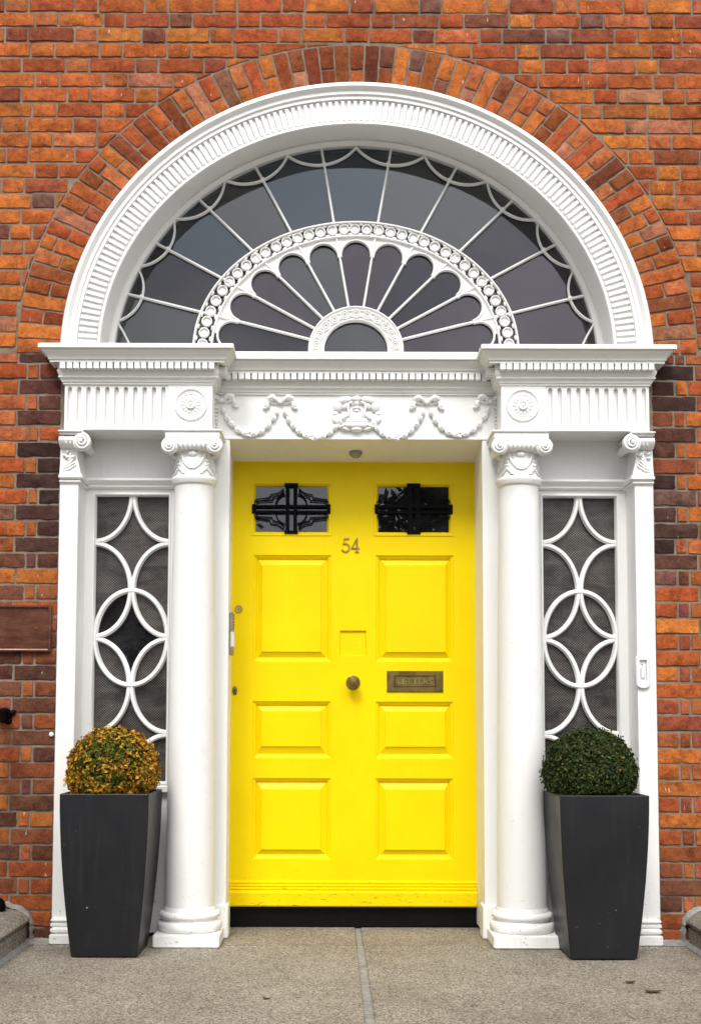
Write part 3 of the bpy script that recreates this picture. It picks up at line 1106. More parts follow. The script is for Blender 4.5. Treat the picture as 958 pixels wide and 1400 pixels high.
C_ = 485.5
bowx = [(382.5, 549), (C_ * 2 - 382.5 + 10, 549)]
dz_ = Z(593, YF0)
garland(fz(303, 556), fz(379, 560), dz_)
garland(fz(387, 560), fz(465, 572), dz_)
garland(fz(506, 572), fz(578, 560), dz_)
garland(fz(586, 560), fz(667, 556), dz_)
bow(382.5, 551)
bow(582, 551)
bow(302, 549, (True, True))
bow(669, 549, (True, True))
for px in (295.5, 676.5):                          # small drops at the ends of the frieze
    m = MB()
    for k in range(6):
        x, z = fz(px + R.uniform(-1, 1), 558 + 5.2 * k)
        m.blob((x, YF0 - .007, z), (.010 - .0008 * k, .010, .008), R.uniform(-.5, .5), 7, 5)
    m.build('flower_drop', 'white', ent, 60)
ux, uz = fz(486.5, 570)
ur = MB()
ur.prism([(ux + sx_ * a, uz + b) for sx_, a, b in ((1, .082, -.062), (1, .110, .0), (1, .096, .085), (-1, .096, .085), (-1, .110, .0), (-1, .082, -.062))], YF0 - .003, .004, .003)
for c_, r_, ro in (((0, .080), (.021, .022, .019), 0), ((0, .060), (.015, .018, .014), 0), ((0, .038), (.020, .020, .010), 0), ((0, .026), (.016, .016, .010), 0),
                   ((0, -.004), (.030, .018, .024), 0), ((0, -.022), (.056, .022, .022), 0), ((0, -.042), (.072, .024, .020), 0), ((0, -.060), (.030, .022, .014), 0),
                   ((.055, -.056), (.030, .014, .010), .30), ((-.055, -.056), (.030, .014, .010), -.30), ((.080, -.046), (.018, .012, .008), .8), ((-.080, -.046), (.018, .012, .008), -.8),
                   ((.058, .074), (.040, .020, .020), -.25), ((-.058, .074), (.040, .020, .020), .25), ((.084, .046), (.022, .018, .030), .15), ((-.084, .046), (.022, .018, .030), -.15),
                   ((.096, .014), (.014, .010, .012), 0), ((-.096, .014), (.014, .010, .012), 0), ((.052, .050), (.014, .012, .022), .5), ((-.052, .050), (.014, .012, .022), -.5),
                   ((.088, -.010), (.026, .008, .022), .1), ((-.088, -.010), (.026, .008, .022), -.1)):
    ur.blob((ux + c_[0], YF0 - .006, uz + c_[1]), r_, ro, 10, 7)
for sg in (-1, 1):
    ur.tube([(ux + sg * u, YF0 - .014, uz + v) for u, v in ((.018, .066), (.036, .060), (.040, .040), (.034, .014), (.048, -.002), (.066, -.010))], [.005, .006, .006, .0055, .006, .004], 7)
    ur.tube([(ux + sg * u, YF0 - .012, uz + v) for u, v in ((.006, .018), (.016, .006), (.030, .000), (.044, .004))], .004, 6)
    for k in range(4):
        ur.blob((ux + sg * (.016 + .017 * k), YF0 - .016, uz - .030 - .006 * k), (.011, .010, .006), sg * -.6, 7, 5)
ur.build('urn_relief', 'white', ent, 60)


# ------------------------------------------------------------------ Ionic columns
def volute(m, x, y0, y1, z, r, hand):
    """scroll facing the street, rolled from y0 (front) to y1"""
    m.lathe([(.0005, y0 - .003), (r * .92, y0 - .001), (r, y0 + .004), (r * .95, y0 + .015), (r * .72, y0 + .05), (r * .55, y0 + .10), (r * .4, y1), (.0005, y1)], x, 0, 28, 'y', z)
    pts, rs = [], []
    for k in range(64):
        u = k / 63
        a = PI / 2 - hand * u * 2 * PI * 2.1
        rr = r * (.88 - .72 * u ** .9)
        pts.append((x + rr * math.cos(a), y0 - .003 - .014 * u, z + rr * math.sin(a)))
        rs.append(.0078 - .002 * u)
    m.tube(pts, rs, 8)
    m.blob((x, y0 - .016, z), (.009, .010, .009))


def relief_swag(m, cx, cy, rad_at, z0, z1, ang0, ang1):
    """drapery and leaves wrapped around a round necking"""
    def P_(a, z, out): 
        r = rad_at(z) + out
        return (cx + r * math.sin(a), cy - r * math.cos(a), z)
    mid, hw = (ang0 + ang1) / 2, (ang1 - ang0) / 2
    for off, rr in ((0, .0065), (.012, .005), (.024, .004)):
        m.tube([P_(mid + hw * (2 * k / 14 - 1), z1 - .012 - off * .5 - (z1 - z0 - .045 - off) * (1 - (2 * k / 14 - 1) ** 2), .002) for k in range(15)], rr, 6)
    for sg in (-1, 1):
        for k in range(5):
            a = mid + sg * hw * (.98 + .05 * (k % 2))
            m.blob(P_(a, z1 - .008 - .017 * k, .001), (.011, .008, .008), sg * (.5 + .4 * k), 7, 5)
        for k in range(5):
            m.blob(P_(mid + sg * hw * (.55 + .12 * k), z0 + .010 + .007 * k, .001), (.013, .006, .005), sg * (.4 + .3 * k), 7, 5)
    m.blob(P_(mid, z1 - .03, .0), (.022, .012, .014))


ZPL = Z(1279, -.235)                      # top of the plinth
ZT1 = Z(1248, -.20)
ZSH = Z(659, -.10 - .095)                 # top of the shaft
ZAB = Z(588.5, YB - .02)                  # top of the abacus
RB, RT = .1075, .0885
COLY = -.098
for side, where in ((-1, 'left'), (1, 'right')):
    cx = side * XCOL
    lab = ('smooth white Ionic column between the yellow door and the planter with the bronze-tipped shrub' if side < 0 else
           'smooth white Ionic column between the yellow door and the planter with the dark green shrub')
    co = thing('column', lab, 'column', (cx, COLY, 0), 'Ionic columns beside the door')
    # base
    PLH = .142
    ba = MB()
    ba.lathe([(RB + .008, ZPL), (.133, ZPL + .002), (.139, ZPL + .010), (.1405, ZPL + .022), (.139, ZPL + .034), (.133, ZPL + .042), (.122, ZPL + .045), (.120, ZPL + .052), (.123, ZPL + .056),
              (.130, ZPL + .060), (.1325, ZPL + .069), (.130, ZPL + .078), (.122, ZPL + .083), (.115, ZPL + .085), (.113, ZPL + .093), (.108, ZPL + .105)], cx, COLY, 56)
    bo_ = ba.build('base', 'white_low', co, 50)
    MB().rbox(cx - PLH, cx + PLH, COLY - PLH, COLY + .11, 0.0005, ZPL + .001, .006).build('plinth', 'white_low', bo_)
    sh = []
    z0 = ZPL + .10
    for k in range(25):
        u = k / 24
        r = RB + (RT - RB) * (u ** 1.35)
        sh.append((r, z0 + (ZSH - z0) * u))
    sh.append((RT + .001, ZSH + .002))
    MB().lathe(sh, cx, COLY, 56).build('shaft', 'white_low', co, 60)
    # capital
    ZA0 = Z(650, -.2)
    ZN1 = Z(611, -.18)
    cap = MB().lathe([(RT, ZSH - .004), (RT + .006, ZSH - .002), (RT + .009, ZSH + .004), (RT + .012, ZSH + .012), (RT + .0145, ZSH + .018), (RT + .0145, ZSH + .028), (RT + .010, ZSH + .033)], cx, COLY, 56)
    co_cap = cap.build('capital', 'white', co, 50)
    zn0 = ZSH + .030
    def nr(z): 
        u = min(max((z - zn0) / (ZN1 - zn0), 0), 1)
        return RT + .004 - .017 * u ** .8
    m = MB().lathe([(nr(zn0 + (ZN1 - zn0) * k / 10), zn0 + (ZN1 - zn0) * k / 10) for k in range(11)] + [(nr(ZN1) + .008, ZN1 + .002), (nr(ZN1) + .008, ZN1 + .009), (nr(ZN1), ZN1 + .011), (nr(ZN1), ZN1 + .05)], cx, COLY, 48)
    relief_swag(m, cx, COLY, nr, zn0, ZN1, -.75, .75)
    relief_swag(m, cx, COLY, nr, zn0, ZN1, .85, 2.0)
    relief_swag(m, cx, COLY, nr, zn0, ZN1, -2.0, -.85)
    m.build('necking', 'white', co_cap, 50)
    VR = .0375
    VZ = Z(607.5, -.24)
    yf = YB - .045
    hs_ = H(229, 290.5, 607, yf)
    for sg in (-1, 1):
        m = MB()
        volute(m, cx + sg * hs_, yf, -.02, VZ, VR, sg)
        m.build('volute', 'white', co_cap, 50)
    # cushion between the scrolls with ovolo ribs
    m = MB()
    zc_ = VZ + .008
    m.sweep([(cx - hs_ + .02, 0), (cx + hs_ - .02, 0)], [(yf + .006, zc_ + .030), (yf + .002, zc_ + .020), (yf - .004, zc_ + .010), (yf - .002, zc_ - .004), (yf + .014, zc_ - .018), (yf + .045, zc_ - .026), (.0, zc_ - .026), (.0, zc_ + .030)], 'xy')
    for k in range(6):
        xr = cx + (k - 2.5) * .0195
        m.blob((xr, yf + .010, zc_ - .004), (.0088, .017, .019), 0, 8, 6)
    m.build('cushion', 'white', co_cap, 50)
    m = MB()
    m.tube([(cx + hs_ * 1.0 * (2 * k / 12 - 1), yf + .004, VZ + VR * .90 - .006 * (1 - (2 * k / 12 - 1) ** 2)) for k in range(13)], .0062, 7)
    m.rbox(cx - hs_ - .022, cx + hs_ + .022, YB - .035, -.0, VZ + VR + .0005, ZAB - .008, .003)
    m.rbox(cx - hs_ - .030, cx + hs_ + .030, YB - .043, -.0, ZAB - .009, ZB0 - .006, .003)
    m.build('abacus', 'white', co_cap, 40)

# ------------------------------------------------------------------ pilasters
XPI = H(105, 865.5, 700, -.13)                    # inner edge of the pilaster face
for side in (-1, 1):
    lab = ('narrow white pilaster against the bricks with the brown plaque' if side < 0 else 'narrow white pilaster carrying the oval doorbell at the right brick edge')
    pi_ = thing('pilaster', lab, 'pilaster', (side * (XO + XPI) / 2, -.06, 0), 'pilasters at the brick edges')
    def bx(a, b): return (min(side * a, side * b), max(side * a, side * b))
    YP = -.13
    a, b = bx(XPI, XO)
    zt = Z(654, YP)
    MB().box(a, b, YP, YS + .02, .10, zt, .003).build('shaft', 'white_low', pi_)
    # base
    a2, b2 = bx(XPI - .012, XO + .002)
    a3, b3 = bx(XPI - .020, XO + .004)
    m = MB()
    zb = Z(1279, -.16)
    m.rbox(a3, b3, YP - .028, YS, .0005, zb, .004)
    m.rbox(a3 + .001, b3 - .001, YP - .024, YS, zb + .0005, zb + .030, .010)
    m.rbox(a2, b2, YP - .016, YS, zb + .031, zb + .047, .003)
    m.rbox(a2, b2, YP - .020, YS, zb + .048, zb + .068, .008)
    m.build('base', 'white_low', pi_)
    # capital
    zm0, zm1 = zt - .012, zt + .016
    cm = MB().rbox(a2, b2, YP - .012, YS, zm0 - .012, zm0 + .002, .004)
    cm.rbox(a3, b3, YP - .022, YS, zm0 + .0025, zm1, .007)
    cp = cm.build('capital', 'white', pi_)
    zn1 = Z(610, YP)
    m = MB()
    q0, q1 = bx(XPI - .010, XO), bx(XPI + .008, XO)
    m.grid([[(q[0], y, z), (q[1], y, z), (q[1], YS, z), (q[0], YS, z)] for q, y, z in ((q0, YP - .010, zm1 - .001), (bx(XPI - .002, XO), YP - .002, zm1 + .035), (q1, YP + .004, zm1 + .075), (q1, YP + .006, zn1 + .02))], True, False, True, True)
    cx_ = side * (XPI + XO) / 2
    for k in range(5):
        m.tube([(side * (XO - .004 - .012 * k) if i == 0 else side * (XPI + .012 + .006 * k) if i == 2 else cx_, YP - .006 - .004 * (i == 1), zm1 + .012 + .013 * k + (.030 if i == 2 else .010 if i == 1 else 0)) for i in range(3)], [.003, .006, .003], 6)
    for k in range(7):
        m.blob((cx_ + R.uniform(-.026, .026), YP - .002, zn1 - .045 + R.uniform(-.012, .022)), (.011, .010, .007), R.uniform(-1, 1), 7, 5)
    m.build('necking', 'white', cp, 50)
    m = MB()
    vz_ = Z(604.5, YP - .05)
    vr = .0415
    vx = side * H(111, 862.5, 604, YP - .05)
    volute(m, vx, YP - .045, YS - .03, vz_, vr, -side)
    m.build('volute', 'white', cp, 50)
    m = MB()
    aa, bb = bx(abs(vx) + .012, XO)
    m.sweep([(aa, 0), (bb, 0)], [(YP - .03, vz_ + .028), (YP - .040, vz_ + .012), (YP - .034, vz_ - .004), (YP - .010, vz_ - .018), (YP + .02, vz_ - .02), (YP + .02, vz_ + .028)], 'xy')
    for k in range(3):
        m.blob((side * (abs(vx) + .034 + .019 * k), YP - .024, vz_ + .002), (.0085, .014, .017), 0, 8, 5)
    aa, bb = bx(abs(vx) - .010, XO + .001)
    m.rbox(aa, bb, YP - .036, YS, vz_ + vr - .006, ZAB - .008, .003)
    aa, bb = bx(abs(vx) - .006, XO + .004)
    m.rbox(aa, bb, YP - .048, YS, ZAB - .0075, ZB0 - .006, .003)
    m.build('abacus', 'white', cp, 40)

# ------------------------------------------------------------------ sidelights
XJ0 = H(312, 659, 800, 0.0)                       # clear opening of the doorway
XG0, XG1 = H(229.5, 736, 760, YS), H(128.5, 838.5, 760, YS)
ZG1, ZG0 = Z(679, YS), Z(1070, YS)
GW, GH = (XG1 - XG0) / 2, (ZG1 - ZG0) / 6
print('CELL', GW, GH)
for side in (-1, 1):
    lab = ('tall sidelight with white overlapping-circle tracery and two black panes, behind the bronze-tipped shrub' if side < 0 else
           'tall sidelight with white overlapping-circle tracery, all panes meshed, behind the dark green shrub')
    slt = thing('sidelight', lab, 'window', (side * (XG0 + XG1) / 2, YS, 0), 'sidelights beside the door')
    def bx(a, b): return (min(side * a, side * b), max(side * a, side * b))
    a, b = bx(XJ0 + .132, XPI + .02)
    ga, gb = bx(XG0, XG1)
    YFm = YS - .035
    zt0, zt1 = Z(667.5, .0), Z(655, .0)
    MB().plate([a, b], [.02, ZB0 + .02], [(ga, gb, ZG0, ZG1)], YFm, YS + .02).build('frame', 'white', slt, 0)
    # inner bead round the glass
    pa = [(ga, ZG0), (gb, ZG0), (gb, ZG1), (ga, ZG1)]
    MB().sweep(pa, [(-.008, YFm + .001), (-.006, YFm - .006), (0.0, YFm - .007), (.004, YFm + .002), (.004, YS + .01)], 'xz', True, True).build('bead', 'white', slt, 30)
    # transom moulding and the boarded panel above it
    m = MB()
    m.sweep([(a, 0), (b, 0)], [(YFm, zt0), (YFm - .012, zt0), (YFm - .020, zt0 + .006), (YFm - .020, zt0 + .014), (YFm - .030, zt0 + .022), (YFm - .042, zt1 - .010), (YFm - .042, zt1), (YFm, zt1 + .004)], 'xy')
    m.build('transom', 'white', slt, 30)
    m = MB().rbox(a, b, YFm - .03, YS, ZG0 - .045, ZG0 - .012, .005)
    m.build('sill', 'white', slt)
    m = MB().rects([((ga, gb, .12, ZG0 - .09), YFm - .001), ((ga + .012, gb - .012, .132, ZG0 - .102), YFm + .008), ((ga + .04, gb - .04, .16, ZG0 - .13), YFm - .004)])
    m.build('lower_panel', 'white_low', slt, 0)
    cxg = side * (XG0 + XG1) / 2
    k_ = 0
    for cell in range(3):
        cz = ZG1 - GH * (2 * cell + 1)
        for sx_ in (-1, 1):
            for sz_ in (-1, 1):
                c0 = (cxg + sx_ * GW, cz + sz_ * GH)
                t0 = {(-1, 1): -PI / 2, (1, 1): PI, (1, -1): PI / 2, (-1, -1): 0}[(sx_, sz_)]
                pts = ell(*c0, GW - .0065, GH - .006, t0, t0 + PI / 2, 16)
                k_ += 1
                bar(MB(), pts, .0115, YS - .024 - .0005 * (k_ % 5), YS - .001).build('tracery_bar', 'white', slt, 50)
        if cell == 1:
            bar(MB(), ell(cxg, cz, GW - .006, GH, 0, 2 * PI, 56)[:-1], .0098, YS - .028, YS - .001) if False else None
            m = MB()
            pts = ell(cxg, cz, GW - .006, GH - .002, 0, 2 * PI, 56)[:-1]
            w_ = .0118
            m.sweep(pts, [(-w_, YS - .001), (-w_, YS - .016), (-w_ * .45, YS - .0285), (w_ * .45, YS - .0285), (w_, YS - .016), (w_, YS - .001)], 'xz', True)
            m.build('tracery_ring', 'white', slt, 50)
    # panes
    def corner(v): return GW * math.sqrt(max(0, 1 - ((GH - abs(v)) / GH) ** 2))       # width of the quarter disc at height v
    def elw(v): return GW * math.sqrt(max(0, 1 - (v / GH) ** 2))

    def pane(fl, fr, v0, v1, czv, dark=False):
        n_ = 20
        t1_, t2_ = R.gauss(0, .006), R.gauss(0, .006)
        A_, B_ = [], []
        for k in range(n_ + 1):
            v = v0 + (v1 - v0) * k / n_
            l_, r_ = fl(v), fr(v)
            if r_ < l_ + .0003:
                l_ = (l_ + r_) / 2 - .00015
                r_ = l_ + .0003
            A_.append((cxg + l_, czv + v))
            B_.append((cxg + r_, czv + v))
        poly = A_ + B_[::-1]
        xm, zm = sum(p[0] for p in poly) / len(poly), sum(p[1] for p in poly) / len(poly)
        def yy(x, z): return YS + .004 + (x - xm) * t1_ + (z - zm) * t2_
        m = MB()
        m.grid([[(x, yy(x, z), z) for x, z in A_], [(x, yy(x, z), z) for x, z in B_]])
        m.grid([[(x, yy(x, z) + .004, z) for x, z in A_], [(x, yy(x, z) + .004, z) for x, z in B_]])
        o_ = m.build('pane', 'glass' if dark else 'mesh_glass', slt, 0)
        if dark:
            o_['label'] = 'clear black pane without mesh'

    for cell in range(3):
        cz = ZG1 - GH * (2 * cell + 1)
        left = side < 0
        pane(lambda v: -(GW - corner(v)), lambda v: GW - corner(v), -GH, GH, cz, left and cell == 1)
        if cell == 1:
            for sg in (-1, 1):
                for v0, v1 in ((.0, GH), (-GH, 0)):
                    dk = left and sg < 0 and v0 == 0.0
                    if sg < 0:
                        pane(lambda v: -elw(v), lambda v: max(-elw(v), -GW + corner(v)), v0, v1, cz, dk)
                    else:
                        pane(lambda v: min(elw(v), GW - corner(v)), lambda v: elw(v), v0, v1, cz)
    cz0, cz1, cz2 = (ZG1 - GH * (2 * c_ + 1) for c_ in range(3))
    for sg in (-1, 1):
        def edge(cell, v):
            w_ = GW - corner(v)
            return max(w_, elw(v)) if cell == 1 else w_
        def region(zc_a, zc_b, ca, cb):
            # spans from the middle of cell ca down to the middle of cell cb
            def inner(v):
                z_ = zc_a + v
                return edge(ca, v) if z_ > (zc_a + zc_b) / 2 else edge(cb, z_ - zc_b)
            return inner
        for (za_, zb_, ca, cb) in ((cz0, cz1, 0, 1), (cz1, cz2, 1, 2)):
            fn = region(za_, zb_, ca, cb)
            if sg < 0:
                pane(lambda v: -GW, lambda v: -fn(v), zb_ - za_, 0, za_)
            else:
                pane(lambda v: fn(v), lambda v: GW, zb_ - za_, 0, za_)
        for czv, v0, v1 in ((cz0, 0, GH), (cz2, -GH, 0)):
            if sg < 0:
                pane(lambda v: -GW, lambda v: -(GW - corner(v)), v0, v1, czv)
            else:
                pane(lambda v: GW - corner(v), lambda v: GW, v0, v1, czv)

# ------------------------------------------------------------------ door frame
frm = thing('door_frame', 'white painted door lining with deep reveals and black threshold board', 'door frame', (0, .15, 0))
XDH = H(316.5, 649.5, 900, YD)
for side in (-1, 1):
    def bx(a, b): return (min(side * a, side * b), max(side * a, side * b))
    a, b = bx(XJ0, XJ0 + .13)
    m = MB()
    xi, xo = side * XJ0, side * (XJ0 + .13)
    xd = W(316.5 if side < 0 else 649.5, 900, YD).x
    m.grid([[(xo, .0, z), (xi + side * .003, .0, z), (xi, .003, z), (xd, YD + .004, z), (xd, YD + .05, z), (xo, YD + .05, z)] for z in (.02, Z_SOF - .005)], True, False, True, True)
    m.build('jamb', 'white_low', frm, 20)
    zb = Z(1237, 0.0)
    a, b = bx(XJ0 - .010, XJ0 + .05)
    MB().rbox(a, b, -.012, .10, .0008, zb, .005).build('plinth_block', 'white_low', frm)
m = MB()
m.add([(-XJ0 - .02, .001, Z_SOF), (XJ0 + .02, .001, Z_SOF), (XJ0 + .02, YD + .01, Z_DT), (-XJ0 - .02, YD + .01, Z_DT),
       (-XJ0 - .02, .001, Z_SOF + .05), (XJ0 + .02, .001, Z_SOF + .05), (XJ0 + .02, YD + .01, Z_SOF + .05), (-XJ0 - .02, YD + .01, Z_SOF + .05)], [(0, 1, 2, 3), (4, 5, 6, 7), (0, 1, 5, 4), (2, 3, 7, 6)])
m.build('soffit', 'white', frm, 0)
ZD0 = Z(1240, YD - .03)
MB().box(-XJ0 - .01, XJ0 + .01, YD + .008, YD + .04, .0006, ZD0 + .03, .002).build('threshold_board', 'black_paint', frm)

# ------------------------------------------------------------------ the yellow door
door = thing('door', 'bright yellow panelled front door with brass fittings and two small grilled windows', 'door', (0, YD, ZD0))
def dp(px, py): return (W(px, py, YD).x, W(px, py, YD).z)
DOFF = 0.0
def drect(x0, x1, y0, y1):
    a, b = dp(x0, (y0 + y1) / 2)[0], dp(x1, (y0 + y1) / 2)[0]
    return (a, b, Z(y1, YD), Z(y0, YD))
cols_ = ((345.8, 452.4, 358, 438.5), (513.6, 619.8, 527, 608.5))
panels = []
for (o0, o1, f0, f1) in cols_:
    for (oy0, oy1, fy0, fy1) in ((759, 905, 772.5, 891), (959, 1037, 972.5, 1020.5), (1064, 1175, 1079.5, 1161.5)):
        panels.append((drect(o0, o1, oy0, oy1), drect(f0, f1, fy0, fy1)))
wins = [drect(345, 450.5, 660.5, 731), drect(512.5, 617, 660.5, 731)]
sq = drect(464.5, 500.5, 862, 897)
leaf = MB()
ZL0 = Z(1219, YD)
leaf.plate([W(315.5, 900, YD).x, W(650.5, 900, YD).x], [ZL0 - .02, Z_DT + .003], [p[0] for p in panels] + wins + [sq], YD, YD + .02)
leaf.build('leaf', 'yellow', door, 0)
MB().rects([((sq[0], sq[1], sq[2], sq[3]), YD + .004), ((sq[0] + .002, sq[1] - .002, sq[2] + .002, sq[3] - .002), YD + .010)]).build('blanked_square', 'yellow', door, 0)
for op, fi in panels:
    i = .018
    def ins(r_, d_): return (r_[0] + d_, r_[1] - d_, r_[2] + d_, r_[3] - d_)
    m = MB().rects([(op, YD), (ins(op, .0015), YD + .005), (ins(op, .006), YD + .0055), (ins(op, .013), YD + .010), (ins(op, .019), YD + .0185), (ins(op, .021), YD + .0195),
                    (ins(fi, -.002), YD + .006), (fi, YD + .0015)])
    m.build('panel', 'yellow', door, 0)
# bottom weather board with three reeds
m = MB()
za, zb, zc_ = Z(1240, YD - .03), Z(1219, YD - .03), Z(1204, YD)
hgt = zc_ - zb
pr = [(YD + .006, za + .002), (YD - .026, za), (YD - .032, za + .006), (YD - .033, zb - .006), (YD - .028, zb - .001), (YD - .018, zb), (YD - .018, zb + .003)]
for k in range(3):
    z_ = zb + .004 + (hgt - .006) * k / 3
    dd = .018 - .005 * k
    pr += [(YD - dd + .002, z_), (YD - dd - .002, z_ + hgt * .10), (YD - dd - .002, z_ + hgt * .20), (YD - dd + .004, z_ + hgt * .27)]
pr += [(YD - .001, zc_), (YD + .006, zc_)]
m.sweep([(W(316.5, 900, YD).x + .001, 0), (W(649.5, 900, YD).x - .001, 0)], pr, 'xy')
m.build('weather_board', 'yellow', door, 30)

# small windows
for wi, w_ in enumerate(wins):
    win = MB().rects([((w_[0] - .006, w_[1] + .006, w_[2] - .006, w_[3] + .006), YD + .0005), ((w_[0] - .005, w_[1] + .005, w_[2] - .005, w_[3] + .005), YD - .004), ((w_[0] + .004, w_[1] - .004, w_[2] + .004, w_[3] - .004), YD - .004), ((w_[0] + .014, w_[1] - .014, w_[2] + .014, w_[3] - .014), YD + .012), ((w_[0] + .014, w_[1] - .014, w_[2] + .014, w_[3] - .014), YD + .03)], False).build('window', 'yellow', door, 0)
    tl = (.0, .0) 
    m = MB().box(w_[0] + .010, w_[1] - .010, YD + .020, YD + .024, w_[2] + .010, w_[3] - .010)
    m.build('pane', 'glass', win, 0)
    cx, cz = (w_[0] + w_[1]) / 2, (w_[2] + w_[3]) / 2
    hx, hz = (w_[1] - w_[0]) / 2, (w_[3] - w_[2]) / 2
    yi = YD - .004
    g = MB()
    for sg in (-1, 1):
        xv = cx + sg * .0185
        g.box(xv - .0085, xv + .0085, yi - .002, yi + .012, cz - hz + .010, cz + hz - .008)
        zv = cz - .002 + sg * .0135
        g.box(cx - hx + .006, cx + hx - .006, yi - .0035, yi + .010, zv - .0062, zv + .0062)
        g.box(cx - .032, cx + .032, yi - .005, yi + .012, cz + sg * (hz - .010) - .008, cz + sg * (hz - .010) + .008)
        g.box(cx + sg * (hx - .006) - .009, cx + sg * (hx - .006) + .009, yi - .005, yi + .012, cz - .025, cz + .021)
        for sz_ in (-1, 1):
            def q(u, v): return (cx + sg * u, cz - .002 + sz_ * v)
            g.sweep([q(.034 + .052 * math.cos(a), .010 + .050 * math.sin(a)) if False else q(.030 + .045 * math.cos(a), .012 + .058 * math.sin(a)) for a in [PI / 2 * k / 8 for k in range(9)]], [(-.0032, yi + .008), (-.0032, yi), (.0032, yi), (.0032, yi + .008)])
            for off in (0, .0135):
                pts = [(hx - .010 - off * .5, .030), (hx - .016 - off, .046 - off * .6), (.104 - off * .9, .055 - off), (.100 - off * .9, .070 - off), (.066 - off * .6, .076 - off), (.048 - off * .4, .088 - off), (.036, .100 - off)]
                g.sweep([q(u, v) for u, v in pts], [(-.0024, yi + .008), (-.0024, yi - .001), (.0024, yi - .001), (.0024, yi + .008)])
    g.build('grille', 'iron', win, 0)
# numerals 54
def stroke(m, pts, w0, w1=None):
    prof_w = w0
    m.sweep(pts, [(-prof_w, YD + .001), (-prof_w, YD - .005), (-prof_w * .5, YD - .007), (prof_w * .5, YD - .007), (prof_w, YD - .005), (prof_w, YD + .001)])
nx, nz = dp(466.5, 755)
hN = Z(736, YD) - nz
m = MB()
stroke(m, [(nx + .012, nz + hN * .97), (nx + .024, nz + hN * .95), (nx + .036, nz + hN * 1.0)], .0036)
stroke(m, [(nx + .012, nz + hN * .98), (nx + .009, nz + hN * .55)], .0018)
stroke(m, [(nx + .009, nz + hN * .56)] + [(nx + .019 + .0175 * math.cos(a), nz + hN * .335 + hN * .30 * math.sin(a)) for a in [rad(125 - 255 * k / 16) for k in range(17)]] + [(nx + .002, nz + hN * .14)], .0034)
m.blob((nx + .0035, YD - .003, nz + hN * .17), (.005, .005, .005))
m.build('numeral', 'brass', door, 40)['label'] = 'brass numeral five'
m = MB()
nx2 = nx + .047
stroke(m, [(nx2 + .0265, nz + hN * 1.0), (nx2 + .0265, nz + hN * .01)], .0040)
stroke(m, [(nx2 + .026, nz + hN * .98), (nx2 + .001, nz + hN * .30)], .0020)
stroke(m, [(nx2 - .002, nz + hN * .285), (nx2 + .039, nz + hN * .285)], .0028)
stroke(m, [(nx2 + .017, nz + hN * .015), (nx2 + .036, nz + hN * .015)], .0022)
m.build('numeral', 'brass', door, 40)['label'] = 'brass numeral four'
# knob
kx, kz = dp(482.7, 933)
m = MB()
m.lathe([(.034, YD + .001), (.034, YD - .004), (.028, YD - .008), (.013, YD - .011), (.012, YD - .035)], kx, 0, 24, 'y', kz)
o_ = m.build('knob', 'dark_brass', door, 40)
m = MB()
m.lathe([(.012, YD - .034), (.026, YD - .040), (.0315, YD - .052), (.029, YD - .064), (.016, YD - .074), (.0005, YD - .076)], kx, 0, 8, 'y', kz)
m.build('knob_head', 'dark_brass', o_, 0)
# cylinder lock and keyhole
lx, lz = dp(326.3, 833)
o_ = MB().lathe([(.0185, YD + .001), (.0185, YD - .005), (.0160, YD - .009), (.0125, YD - .009), (.011, YD - .006), (.0005, YD - .006)], lx, 0, 24, 'y', lz).build('cylinder_lock', 'brass', door)
MB().box(lx - .0016, lx + .0016, YD - .0075, YD - .005, lz - .007, lz + .004).build('key_slot', 'black_hole', o_)
ex, ez = dp(321.3, 944.5)
o_ = MB().grid([[(ex + .0115 * s_ * math.cos(a), y, ez + .0215 * s_ * math.sin(a)) for a in [2 * PI * k / 24 for k in range(24)]] for s_, y in ((1, YD + .001), (1, YD - .003), (.85, YD - .005))], True, False, False, True).build('keyhole_plate', 'dark_brass', door)
m = MB().lathe([(.0035, YD - .0045), (.0035, YD - .0062), (.0003, YD - .0062)], ex, 0, 12, 'y', ez + .004)
m.box(ex - .0022, ex + .0022, YD - .0062, YD - .0045, ez - .008, ez + .004)
m.build('keyhole', 'black_hole', o_)
# letter plate
lp = drect(528.9, 605.6, 917, 946)
lf = drect(539.5, 594.5, 924.5, 938.7)
o_ = MB().rects([(lp, YD + .001), (lp, YD - .004), ((lp[0] + .003, lp[1] - .003, lp[2] + .003, lp[3] - .003), YD - .007), ((lf[0] - .004, lf[1] + .004, lf[2] - .004, lf[3] + .004), YD - .007), (lf, YD - .002), ((lf[0] + .003, lf[1] - .003, lf[2] + .003, lf[3] - .003), YD - .0045)]).build('letter_plate', 'dark_brass', door, 0)
tc = bpy.data.curves.new('letters_text', 'FONT')
tc.body = 'LETTERS'
tc.size = .047
tc.extrude = .0015
tc.align_x, tc.align_y = 'CENTER', 'CENTER'
tmp = bpy.data.objects.new('letters_text', tc)
col.objects.link(tmp)
dg = bpy.context.evaluated_depsgraph_get()
me = bpy.data.meshes.new_from_object(tmp.evaluated_get(dg))
bpy.data.objects.remove(tmp)
wx = max(v.co.x for v in me.vertices) - min(v.co.x for v in me.vertices)
wy = max(v.co.y for v in me.vertices) - min(v.co.y for v in me.vertices)
k1, k2 = (lf[1] - lf[0]) * .86 / wx, (lf[3] - lf[2]) * .52 / wy
for v in me.vertices:
    v.co = Vector((v.co.x * k1, -v.co.z, v.co.y * k2))
me.materials.clear()
me.materials.append(M['brass'])
lt = bpy.data.objects.new('lettering', me)
col.objects.link(lt)
lt.parent = o_
lt.location = Vector(((lf[0] + lf[1]) / 2, YD - .0055, (lf[2] + lf[3]) / 2)) - ORG[o_]

